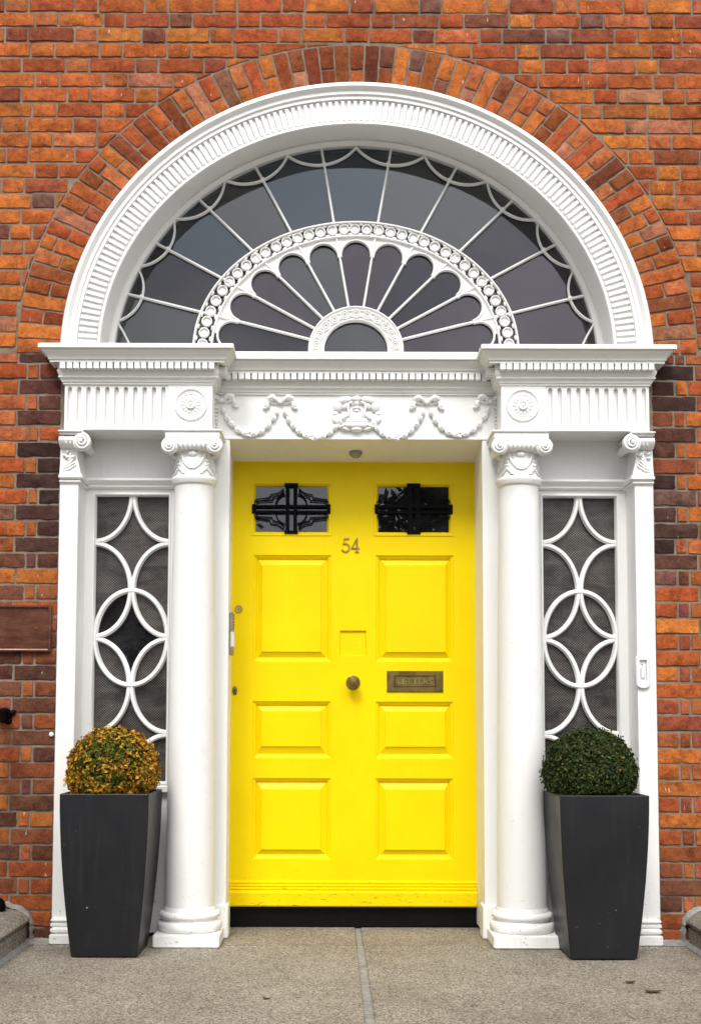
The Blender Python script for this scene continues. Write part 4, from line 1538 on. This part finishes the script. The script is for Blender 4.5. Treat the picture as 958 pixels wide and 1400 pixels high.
# dim hall behind the door and the windows
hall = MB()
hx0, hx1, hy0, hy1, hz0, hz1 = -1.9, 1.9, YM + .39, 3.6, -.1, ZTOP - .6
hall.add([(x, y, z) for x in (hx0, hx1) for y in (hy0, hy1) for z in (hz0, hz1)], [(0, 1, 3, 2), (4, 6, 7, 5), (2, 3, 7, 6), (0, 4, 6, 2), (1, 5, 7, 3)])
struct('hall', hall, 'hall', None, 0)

# ------------------------------------------------------------------ fittings round the door
sxl, szl = W(485, 623, .17).x, Z(611, .12)
zs_ = Z_SOF + (Z_DT - Z_SOF) * (.17 / YD)
sen = MB().lathe([(.031, zs_ + .004), (.031, zs_ - .008), (.028, zs_ - .011), (.024, zs_ - .018), (.014, zs_ - .026), (.0005, zs_ - .028)], W(485.5, 625, .17).x, .17, 28)
tag(sen.build('porch_light', 'dull_plastic', None, 40), 'small round domed light fixed under the door lintel', 'light')
ic = thing('intercom', 'slim steel and white intercom on the left door lining', 'intercom', (-XJ0 + .002, .10, Z(866, .1)))
MB().rbox(-XJ0 - .003, -XJ0 + .016, .075, .135, Z(896, .1), Z(838, .1), .004).build('housing', 'grey_metal', ic)
MB().rbox(-XJ0 + .002, -XJ0 + .020, .068, .120, Z(886, .1), Z(864.5, .1), .004).build('cover', 'plastic', ic)
for k in range(5):
    z_ = Z(842 + 4.2 * k, .1)
    MB().box(-XJ0 + .015, -XJ0 + .0175, .080, .130, z_ - .002, z_ + .002).build('speaker_slot', 'black_hole', ic)

# doorbell on the right pilaster
bxm, bz0, bz1 = W(878.5, 916, -.14).x, Z(940.5, -.14), Z(893.5, -.14)
bl = thing('doorbell', 'white oval doorbell plate with recessed button on right pilaster', 'doorbell', (bxm, -.131, (bz0 + bz1) / 2))
hw = .031
def stadium(w, z0, z1, n_=10):
    return [(bxm + w * math.cos(a), z1 - w * .55 + w * .55 * math.sin(a)) for a in [PI * k / n_ for k in range(n_ + 1)]] + [(bxm + w * math.cos(a), z0 + w * .55 + w * .55 * math.sin(a)) for a in [PI + PI * k / n_ for k in range(n_ + 1)]]
def sq_slot(w, z0, z1, n_=10):
    s_ = []
    for k in range(n_ + 1):
        s_.append((bxm + w - 2 * w * k / n_, z1))
    for k in range(n_ + 1):
        s_.append((bxm - w + 2 * w * k / n_, z0))
    return s_
s0, s1 = Z(929, -.14), Z(901, -.14)
MB().grid([[(x, y, z) for x, z in p] for p, y in ((stadium(hw, bz0, bz1), -.129), (stadium(hw, bz0, bz1), -.139), (stadium(hw - .005, bz0 + .004, bz1 - .004), -.145), (sq_slot(.0165, s0, s1), -.144), (sq_slot(.0150, s0 + .002, s1 - .002), -.1325))], True, False, False, True).build('plate', 'plastic', bl, 30)
MB().rbox(bxm - .0085, bxm + .0065, -.144, -.132, s0 + .010, s1 - .030, .003).build('button', 'plastic', bl)
MB().lathe([(.0035, -.1325), (.0035, -.136), (.0004, -.137)], bxm - .002, 0, 10, 'y', s1 - .018).build('screw', 'grey_metal', bl)

# brown plaque on the left bricks
p1 = W(69.5, 860, YW - .02)
px1, pz0, pz1 = p1.x, Z(892.5, YW - .02), Z(828.5, YW - .02)
px0 = px1 - .48
pq = thing('plaque', 'blank brown copper plaque with a raised rim on the left bricks', 'plaque', ((px0 + px1) / 2, YW, (pz0 + pz1) / 2))
MB().rects([((px0, px1, pz0, pz1), YW + .008), ((px0, px1, pz0, pz1), YW - .018), ((px0 + .004, px1 - .004, pz0 + .004, pz1 - .004), YW - .022), ((px0 + .009, px1 - .009, pz0 + .009, pz1 - .009), YW - .022), ((px0 + .014, px1 - .014, pz0 + .014, pz1 - .014), YW - .013)]).build('plate', 'plaque', pq, 0)
for x_, z_ in ((px1 - .065, (pz0 + pz1) / 2 + .002), (px0 + .065, (pz0 + pz1) / 2 + .002)):
    MB().lathe([(.004, YW - .012), (.004, YW - .0155), (.0004, YW - .016)], x_, 0, 10, 'y', z_).build('screw', 'dark_brass', pq)
cpx = W(71.3, 1005, YW)
tag(MB().lathe([(.0105, YW + .004), (.0105, YW - .006), (.008, YW - .009), (.0004, YW - .010)], cpx.x, 0, 18, 'y', cpx.z).build('wall_cap', 'plastic'), 'tiny round white cap on a brick beside the left pilaster', 'cap')

# ------------------------------------------------------------------ granite copings, mortar fillets, railing
for side in (-1, 1):
    def bx(a, b): return (min(side * a, side * b), max(side * a, side * b))
    xi = 1.425 if side < 0 else 1.437
    lab = 'low granite coping stone at the foot of the left brickwork under the iron railing' if side < 0 else 'low granite coping stone at the foot of the right brickwork'
    m = MB()
    prof_c = [(0.0, 0.0005), (0.0, .075), (-.006, .080), (-.004, .084), (.006, .090), (.012, .104), (-.002, .124), (-.035, .142), (-.085, .152), (-.30, .158), (-.30, .0005)]
    n_ = 24
    rows = []
    for k in range(n_ + 1):
        y = -2.0 + (-.135 + 2.0) * k / n_
        rows.append([(side * (xi - u) + .002 * noise.noise((y * 9, u * 30, side)), y, z + .0018 * noise.noise((y * 7, z * 40, side + 3))) for u, z in prof_c])
    m.grid(rows, True, False, True, True)
    tag(m.build('coping_stone', 'granite', None, 35), lab, 'stone', 'coping stones at the wall foot')
    # smear of cement where the coping meets the wall and the ground
    m = MB()
    path_ = [(xi + .012, .001), (xi - .012, .001), (xi - .016, .05), (xi - .014, .09), (xi + .004, .124), (xi + .04, .148), (xi + .10, .162), (xi + .28, .168)]
    out_ = [(xi - .022, .001), (xi - .028, .004), (xi - .028, .05), (xi - .026, .095), (xi - .008, .134), (xi + .030, .162), (xi + .09, .177), (xi + .28, .182)]
    def fine(q):
        o_ = []
        for i_ in range(len(q) - 1):
            for k in range(7):
                u = k / 7
                o_.append((q[i_][0] + (q[i_ + 1][0] - q[i_][0]) * u, q[i_][1] + (q[i_ + 1][1] - q[i_][1]) * u))
        return o_ + [q[-1]]
    def wob(q, amp, sd_):
        return [(x + amp * noise.noise((x * 38, z * 38, sd_)) + amp * .6 * noise.noise((x * 110, z * 110, sd_)), max(.0008, z + amp * noise.noise((x * 38, z * 38, sd_ + 5)))) for x, z in fine(q)]
    rows_ = [(wob(path_, .004, side), -.146), (wob([((a_[0] + b_[0]) / 2, (a_[1] + b_[1]) / 2) for a_, b_ in zip(path_, out_)], .006, side + 2), -.137), (wob(out_, .010, side + 4), -.126), (wob(out_, .010, side + 4), -.114)]
    m.grid([[(side * x, y + .004 * noise.noise((x * 60, z * 60, 9)), z) for x, z in q] for q, y in rows_])
    fl = m.build('cement_fillet', 'cement', wall, 40)
    m = MB()
    a, b = bx(XO + .004, xi)
    m.grid([[(a + (b - a) * k / 14, y + R.uniform(-.004, .004), z + R.uniform(-.002, .002) * (z > .003)) for k in range(15)] for y, z in ((-.165, .002), (-.145, .016), (-.122, .022), (-.10, .022))])
    m.build('cement_fillet', 'cement', wall, 40)
    m = MB()
    m.grid([[(side * (xi - x) + R.uniform(-.002, .002), -2.0 + 1.85 * k / 30, z) for k in range(31)] for x, z in ((-.002, .016), (.006, .010), (.022, .0025))])
    m.build('cement_fillet', 'cement', wall, 40)
# thin cement line between the threshold and the landing
rl = thing('railing', 'black iron handrail fixed to the left bricks above the coping stone', 'railing', (-1.55, -.2, 0))
xr = W(4, 978, -.15).x
zr = Z(978, -.15)
m = MB()
m.rbox(xr - .022, xr + .022, -2.0, YW - .02, zr - .030, zr + .026, .008)
m.build('handrail', 'iron', rl)
m = MB()
m.lathe([(.034, YW + .002), (.034, YW - .012), (.026, YW - .022), (.024, YW - .034)], xr + .002, 0, 14, 'y', zr - .004)
m.blob((xr + .036, YW - .010, zr + .006), (.022, .012, .012), .5)
m.blob((xr + .022, YW - .010, zr - .030), (.016, .012, .014), .2)
m.build('wall_fixing', 'iron', rl, 40)
for k in range(8):
    y = -.26 - .24 * k
    m = MB()
    m.tube([(xr - .03, y, .152), (xr - .03, y, .30), (xr - .012, y, zr - .02)], .011, 8)
    m.build('baluster', 'iron', rl, 50)
m = MB()
m.lathe([(.040, .155), (.042, .172), (.036, .192), (.022, .206), (.0005, .210)], W(-4, 1240, -.22).x, -.22, 20)
m.build('foot', 'iron', rl, 50)

# ------------------------------------------------------------------ planters and box balls
HTP = .664


def planter(cx, cy, lab, rz):
    p = thing('planter', lab, 'planter', (cx, cy, 0), 'planters flanking the door')
    HT = HTP
    def half(u): return .1815 - .046 * (u ** 1.75)          # u: 0 top, 1 bottom
    def sq_ring(h, z, c=.004): return [(-h + c, -h, z), (h - c, -h, z), (h, -h + c, z), (h, h - c, z), (h - c, h, z), (-h + c, h, z), (-h, h - c, z), (-h, -h + c, z)]
    rows = [sq_ring(half(1) - .006, .004)] + [sq_ring(half(1 - k / 18), .010 + (HT - .010) * k / 18) for k in range(19)]
    h0 = half(0)
    rows += [sq_ring(h0 - .002, HT + .003), sq_ring(h0 - .011, HT + .003), sq_ring(h0 - .013, HT - .002), sq_ring(h0 - .020, HT - .10)]
    ca, sa = math.cos(rz), math.sin(rz)
    rows = [[(cx + x * ca - y * sa, cy + x * sa + y * ca, z) for x, y, z in r] for r in rows]
    MB().grid(rows, True, False, True, False).build('body', 'planter', p, 25)
    n_ = 14
    hh = h0 - .017
    m = MB().grid([[(cx + (-hh + 2 * hh * i / n_), cy + (-hh + 2 * hh * j / n_), HT - .045 + .012 * noise.noise((i * .9, j * .9, cx))) for i in range(n_ + 1)] for j in range(n_ + 1)])
    m.build('soil', 'soil', p, 60)
    return HT


def shrub(name, lab, cx, cy, cz, r, zr_, palette, seed, nleaf, ls):
    rr = random.Random(seed)
    s_ = thing(name, lab, 'shrub', (cx, cy, .66), 'clipped box balls in the planters')
    verts, faces, cols = [], [], []
    for k in range(nleaf):
        # random direction, radius near the clipped surface with an uneven outline
        zz = rr.uniform(-1, 1)
        a = rr.uniform(0, 2 * PI)
        q = math.sqrt(1 - zz * zz)
        d = Vector((q * math.cos(a), q * math.sin(a), zz))
        lump = 1 + .065 * noise.noise(d * 3.1 + Vector((seed, 0, 0))) + .03 * noise.noise(d * 9 + Vector((0, seed, 0)))
        depth = rr.random() ** 1.7
        rad_ = lump * (1 - .20 * depth) + (rr.uniform(0, .085) if rr.random() < .12 else 0)
        p = Vector((d.x * r * rad_, d.y * r * rad_, d.z * zr_ * rad_))
        if cz + p.z < HTP - .03 or (cz + p.z < HTP + .012 and max(abs(p.x), abs(p.y)) > .158):
            continue
        nrm = (d + Vector((rr.gauss(0, .55), rr.gauss(0, .55), rr.gauss(0, .55)))).normalized()
        t_ = nrm.cross(Vector((rr.gauss(0, 1), rr.gauss(0, 1), rr.gauss(0, 1)))).normalized()
        b_ = nrm.cross(t_)
        L = ls * rr.uniform(.7, 1.3)
        Wd = L * .30
        base = p + Vector((cx, cy, cz))
        cup = nrm * L * .10
        o_ = len(verts)
        verts += [tuple(base - t_ * L * .5), tuple(base + b_ * Wd + cup), tuple(base + t_ * L * .55), tuple(base - b_ * Wd + cup)]
        faces += [(o_, o_ + 1, o_ + 2), (o_, o_ + 2, o_ + 3)]
        cc = palette(d, depth, rr)
        cols += [(*cc, 1)] * 4
    off = ORG[s_]
    me_ = bpy.data.meshes.new('foliage')
    me_.from_pydata([(v[0] - off.x, v[1] - off.y, v[2] - off.z) for v in verts], [], faces)
    at = me_.color_attributes.new('Col', 'FLOAT_COLOR', 'POINT')
    at.data.foreach_set('color', [x for c_ in cols for x in c_])
    me_.materials.append(M['leaf'])
    f_ = bpy.data.objects.new('foliage', me_)
    col.objects.link(f_)
    f_.parent = s_
    f_['kind'] = 'stuff'
    m = MB()
    for k in range(9):
        a = 2 * PI * k / 9 + rr.uniform(-.3, .3)
        e_ = Vector((cx + .7 * r * math.cos(a) * rr.uniform(.4, 1), cy + .7 * r * math.sin(a) * rr.uniform(.4, 1), cz + zr_ * rr.uniform(.1, .6)))
        m.tube([(cx + .02 * math.cos(a), cy + .02 * math.sin(a), .64), (cx + .07 * math.cos(a), cy + .07 * math.sin(a), cz - .05), tuple(e_)], [.008, .006, .003], 6)
    m.blob((cx, cy, cz), (r * .74, r * .74, zr_ * .74), 0, 20, 14)
    m.build('stem', 'leaf_dark', s_, 60)


def pal_gold(d, depth, rr):
    g = .62 - .85 * (d - Vector((.05, -.88, .42))).length + .5 * noise.noise(d * 3.4 + Vector((4.2, 1.1, 7))) + .35 * noise.noise(d * 8)
    gold = [(.40, .19, .012), (.30, .135, .010), (.48, .26, .020), (.20, .085, .008), (.36, .21, .03)]
    green = [(.040, .060, .007), (.025, .042, .006), (.07, .085, .010), (.11, .10, .012)]
    pg = 1 / (1 + math.exp(-9 * (g - .12)))
    c_ = rr.choice(green) if rr.random() < pg * .85 + .06 else rr.choice(gold)
    k = rr.uniform(.75, 1.2)
    return tuple(x * k for x in c_)


def pal_green(d, depth, rr):
    if rr.random() < .012:
        return (.22, .13, .03)
    if d.z < -.35 and rr.random() < .08:
        return (.05, .17, .02)
    c_ = rr.choice([(.024, .038, .008), (.014, .024, .006), (.038, .056, .012), (.02, .032, .009), (.060, .080, .018)])
    k = rr.uniform(.7, 1.25)
    return tuple(x * k for x in c_)


PYC = -.320
lx_ = (W(84.5, 1085, PYC - .18).x + W(202.5, 1085, PYC - .18).x) / 2
rx_ = (W(766.5, 1089, PYC - .18).x + W(884, 1089, PYC - .18).x) / 2
planter(lx_, PYC + .008, 'tall charcoal tapered planter holding the bronze and green box ball', rad(-.6))
planter(rx_, PYC - .008, 'tall charcoal tapered planter holding the dark green box ball', rad(.8))
shrub('box_ball', 'round clipped box shrub turned orange bronze with a green patch', W(155, 1050, PYC).x, PYC, Z(1056, PYC), .190, .186, pal_gold, 3, 15000, .019)
shrub('box_ball', 'round clipped dark green box shrub', W(806, 1055, PYC).x, PYC, Z(1057, PYC), .194, .190, pal_green, 8, 19000, .015)

# fallen leaves on the landing
for px, py, s_ in ((862, 1343, .022), (893, 1356, .030), (366, 1367, .016), (1e9, 0, 0)):
    if s_ == 0:
        break
    v = W(px, py, -1)
    dirv = v - CAM
    v = CAM + dirv * (CAM.z / -dirv.z)
    a = R.uniform(-.3, .3)
    m = MB()
    pts = []
    for k in range(10):
        th = 2 * PI * k / 10
        rr_ = s_ * (1 + .15 * math.cos(3 * th))
        pts.append((v.x + rr_ * math.cos(th) * math.cos(a) - rr_ * .5 * math.sin(th) * math.sin(a), v.y + rr_ * math.cos(th) * math.sin(a) + rr_ * .5 * math.sin(th) * math.cos(a), .003 + .004 * abs(math.cos(th))))
    m.grid([pts, [(p[0], p[1], p[2] + .0012) for p in pts]], True, False, True, True)
    lab = {862: 'small dark fallen leaf nearest the right planter', 893: 'larger brown fallen leaf on the landing towards the right corner', 366: 'small dark fallen leaf on the left landing slab'}[px]
    tag(m.build('fallen_leaf', 'dead_leaf', None, 40), lab, 'leaf', 'leaves fallen on the landing')


# ------------------------------------------------------------------ the square across the street (seen mirrored in the panes)
def tree(lab, cx, cy, h, w, seed, cz=None):
    rr = random.Random(seed)
    t_ = thing('tree', lab, 'tree', (cx, cy, -.7), 'trees across the street')
    m = MB()
    m.tube([(cx, cy, -.7), (cx + .1, cy, 1.2), (cx - .05, cy + .1, 2.6), (cx + .1, cy, h * .75)], [.30, .24, .20, .05], 10)
    for k in range(9):
        a = 2 * PI * k / 9
        m.tube([(cx, cy, 2.2 + .3 * k), (cx + .4 * w * math.cos(a), cy + .4 * w * math.sin(a), 3.6 + .4 * k), (cx + .8 * w * math.cos(a), cy + .8 * w * math.sin(a), min(h - .8, 4.6 + .5 * k))], [.10, .07, .02], 6)
    m.build('trunk', 'bark', t_, 50)
    clumps = []
    for k in range(70):
        a, u = rr.uniform(0, 2 * PI), rr.random()
        z = 2.2 + (h - 2.8) * u
        prof_ = math.sin(PI * min(1, .12 + .86 * u)) ** .6
        q = w * prof_ * rr.uniform(.25, 1)
        clumps.append((cx + q * math.cos(a), cy + q * math.sin(a), z, rr.uniform(.55, 1.15)))
    m = MB()
    for c_ in clumps:
        for k in range(130):
            d = Vector((rr.gauss(0, 1), rr.gauss(0, 1), rr.gauss(0, 1))).normalized() * c_[3] * rr.random() ** .4
            p = Vector(c_[:3]) + d
            n1 = Vector((rr.gauss(0, 1), rr.gauss(0, 1), rr.gauss(0, 1))).normalized()
            n2 = n1.orthogonal().normalized()
            s_ = rr.uniform(.10, .19)
            m.add([p - n1 * s_, p + n2 * s_ * .6, p + n1 * s_, p - n2 * s_ * .6], [(0, 1, 2, 3)])
    me_ = bpy.data.meshes.new('crown')
    off = ORG[t_]
    me_.from_pydata([(v[0] - off.x, v[1] - off.y, v[2] - off.z) for v in m.v], [], m.f)
    me_.materials.append(M['tree_leaf'])
    o_ = bpy.data.objects.new('crown', me_)
    col.objects.link(o_)
    o_.parent = t_
    o_['kind'] = 'stuff'


tree('broad leafy tree across the street mirrored in the right door window', 4.35, -25.0, 9.7, 3.7, 11)
tree('leafy tree across the street mirrored in the left sidelight', -6.2, -25.5, 8.6, 3.6, 12)
rr = random.Random(5)
m = MB()
for k in range(16000):
    x = rr.uniform(-30, 30)
    y = -26.5 + rr.uniform(-.8, .8)
    z = -.7 + 3.9 * rr.random() ** .7 + .5 * noise.noise((x * .5, 0, 1))
    n1 = Vector((rr.gauss(0, 1), rr.gauss(0, 1), rr.gauss(0, 1))).normalized()
    n2 = n1.orthogonal().normalized()
    s_ = rr.uniform(.12, .22)
    p = Vector((x, y, z))
    m.add([p - n1 * s_, p + n2 * s_ * .6, p + n1 * s_, p - n2 * s_ * .6], [(0, 1, 2, 3)])
m.add([(-30, -26.6, -.7), (30, -26.6, -.7), (30, -26.6, 2.4), (-30, -26.6, 2.4)], [(0, 1, 2, 3)])
me_ = bpy.data.meshes.new('hedge')
me_.from_pydata(m.v, [], m.f)
me_.materials.append(M['tree_leaf'])
o_ = bpy.data.objects.new('hedge', me_)
col.objects.link(o_)
tag(o_, 'long green park hedge on the far side of the street', 'hedge', None, 'stuff')
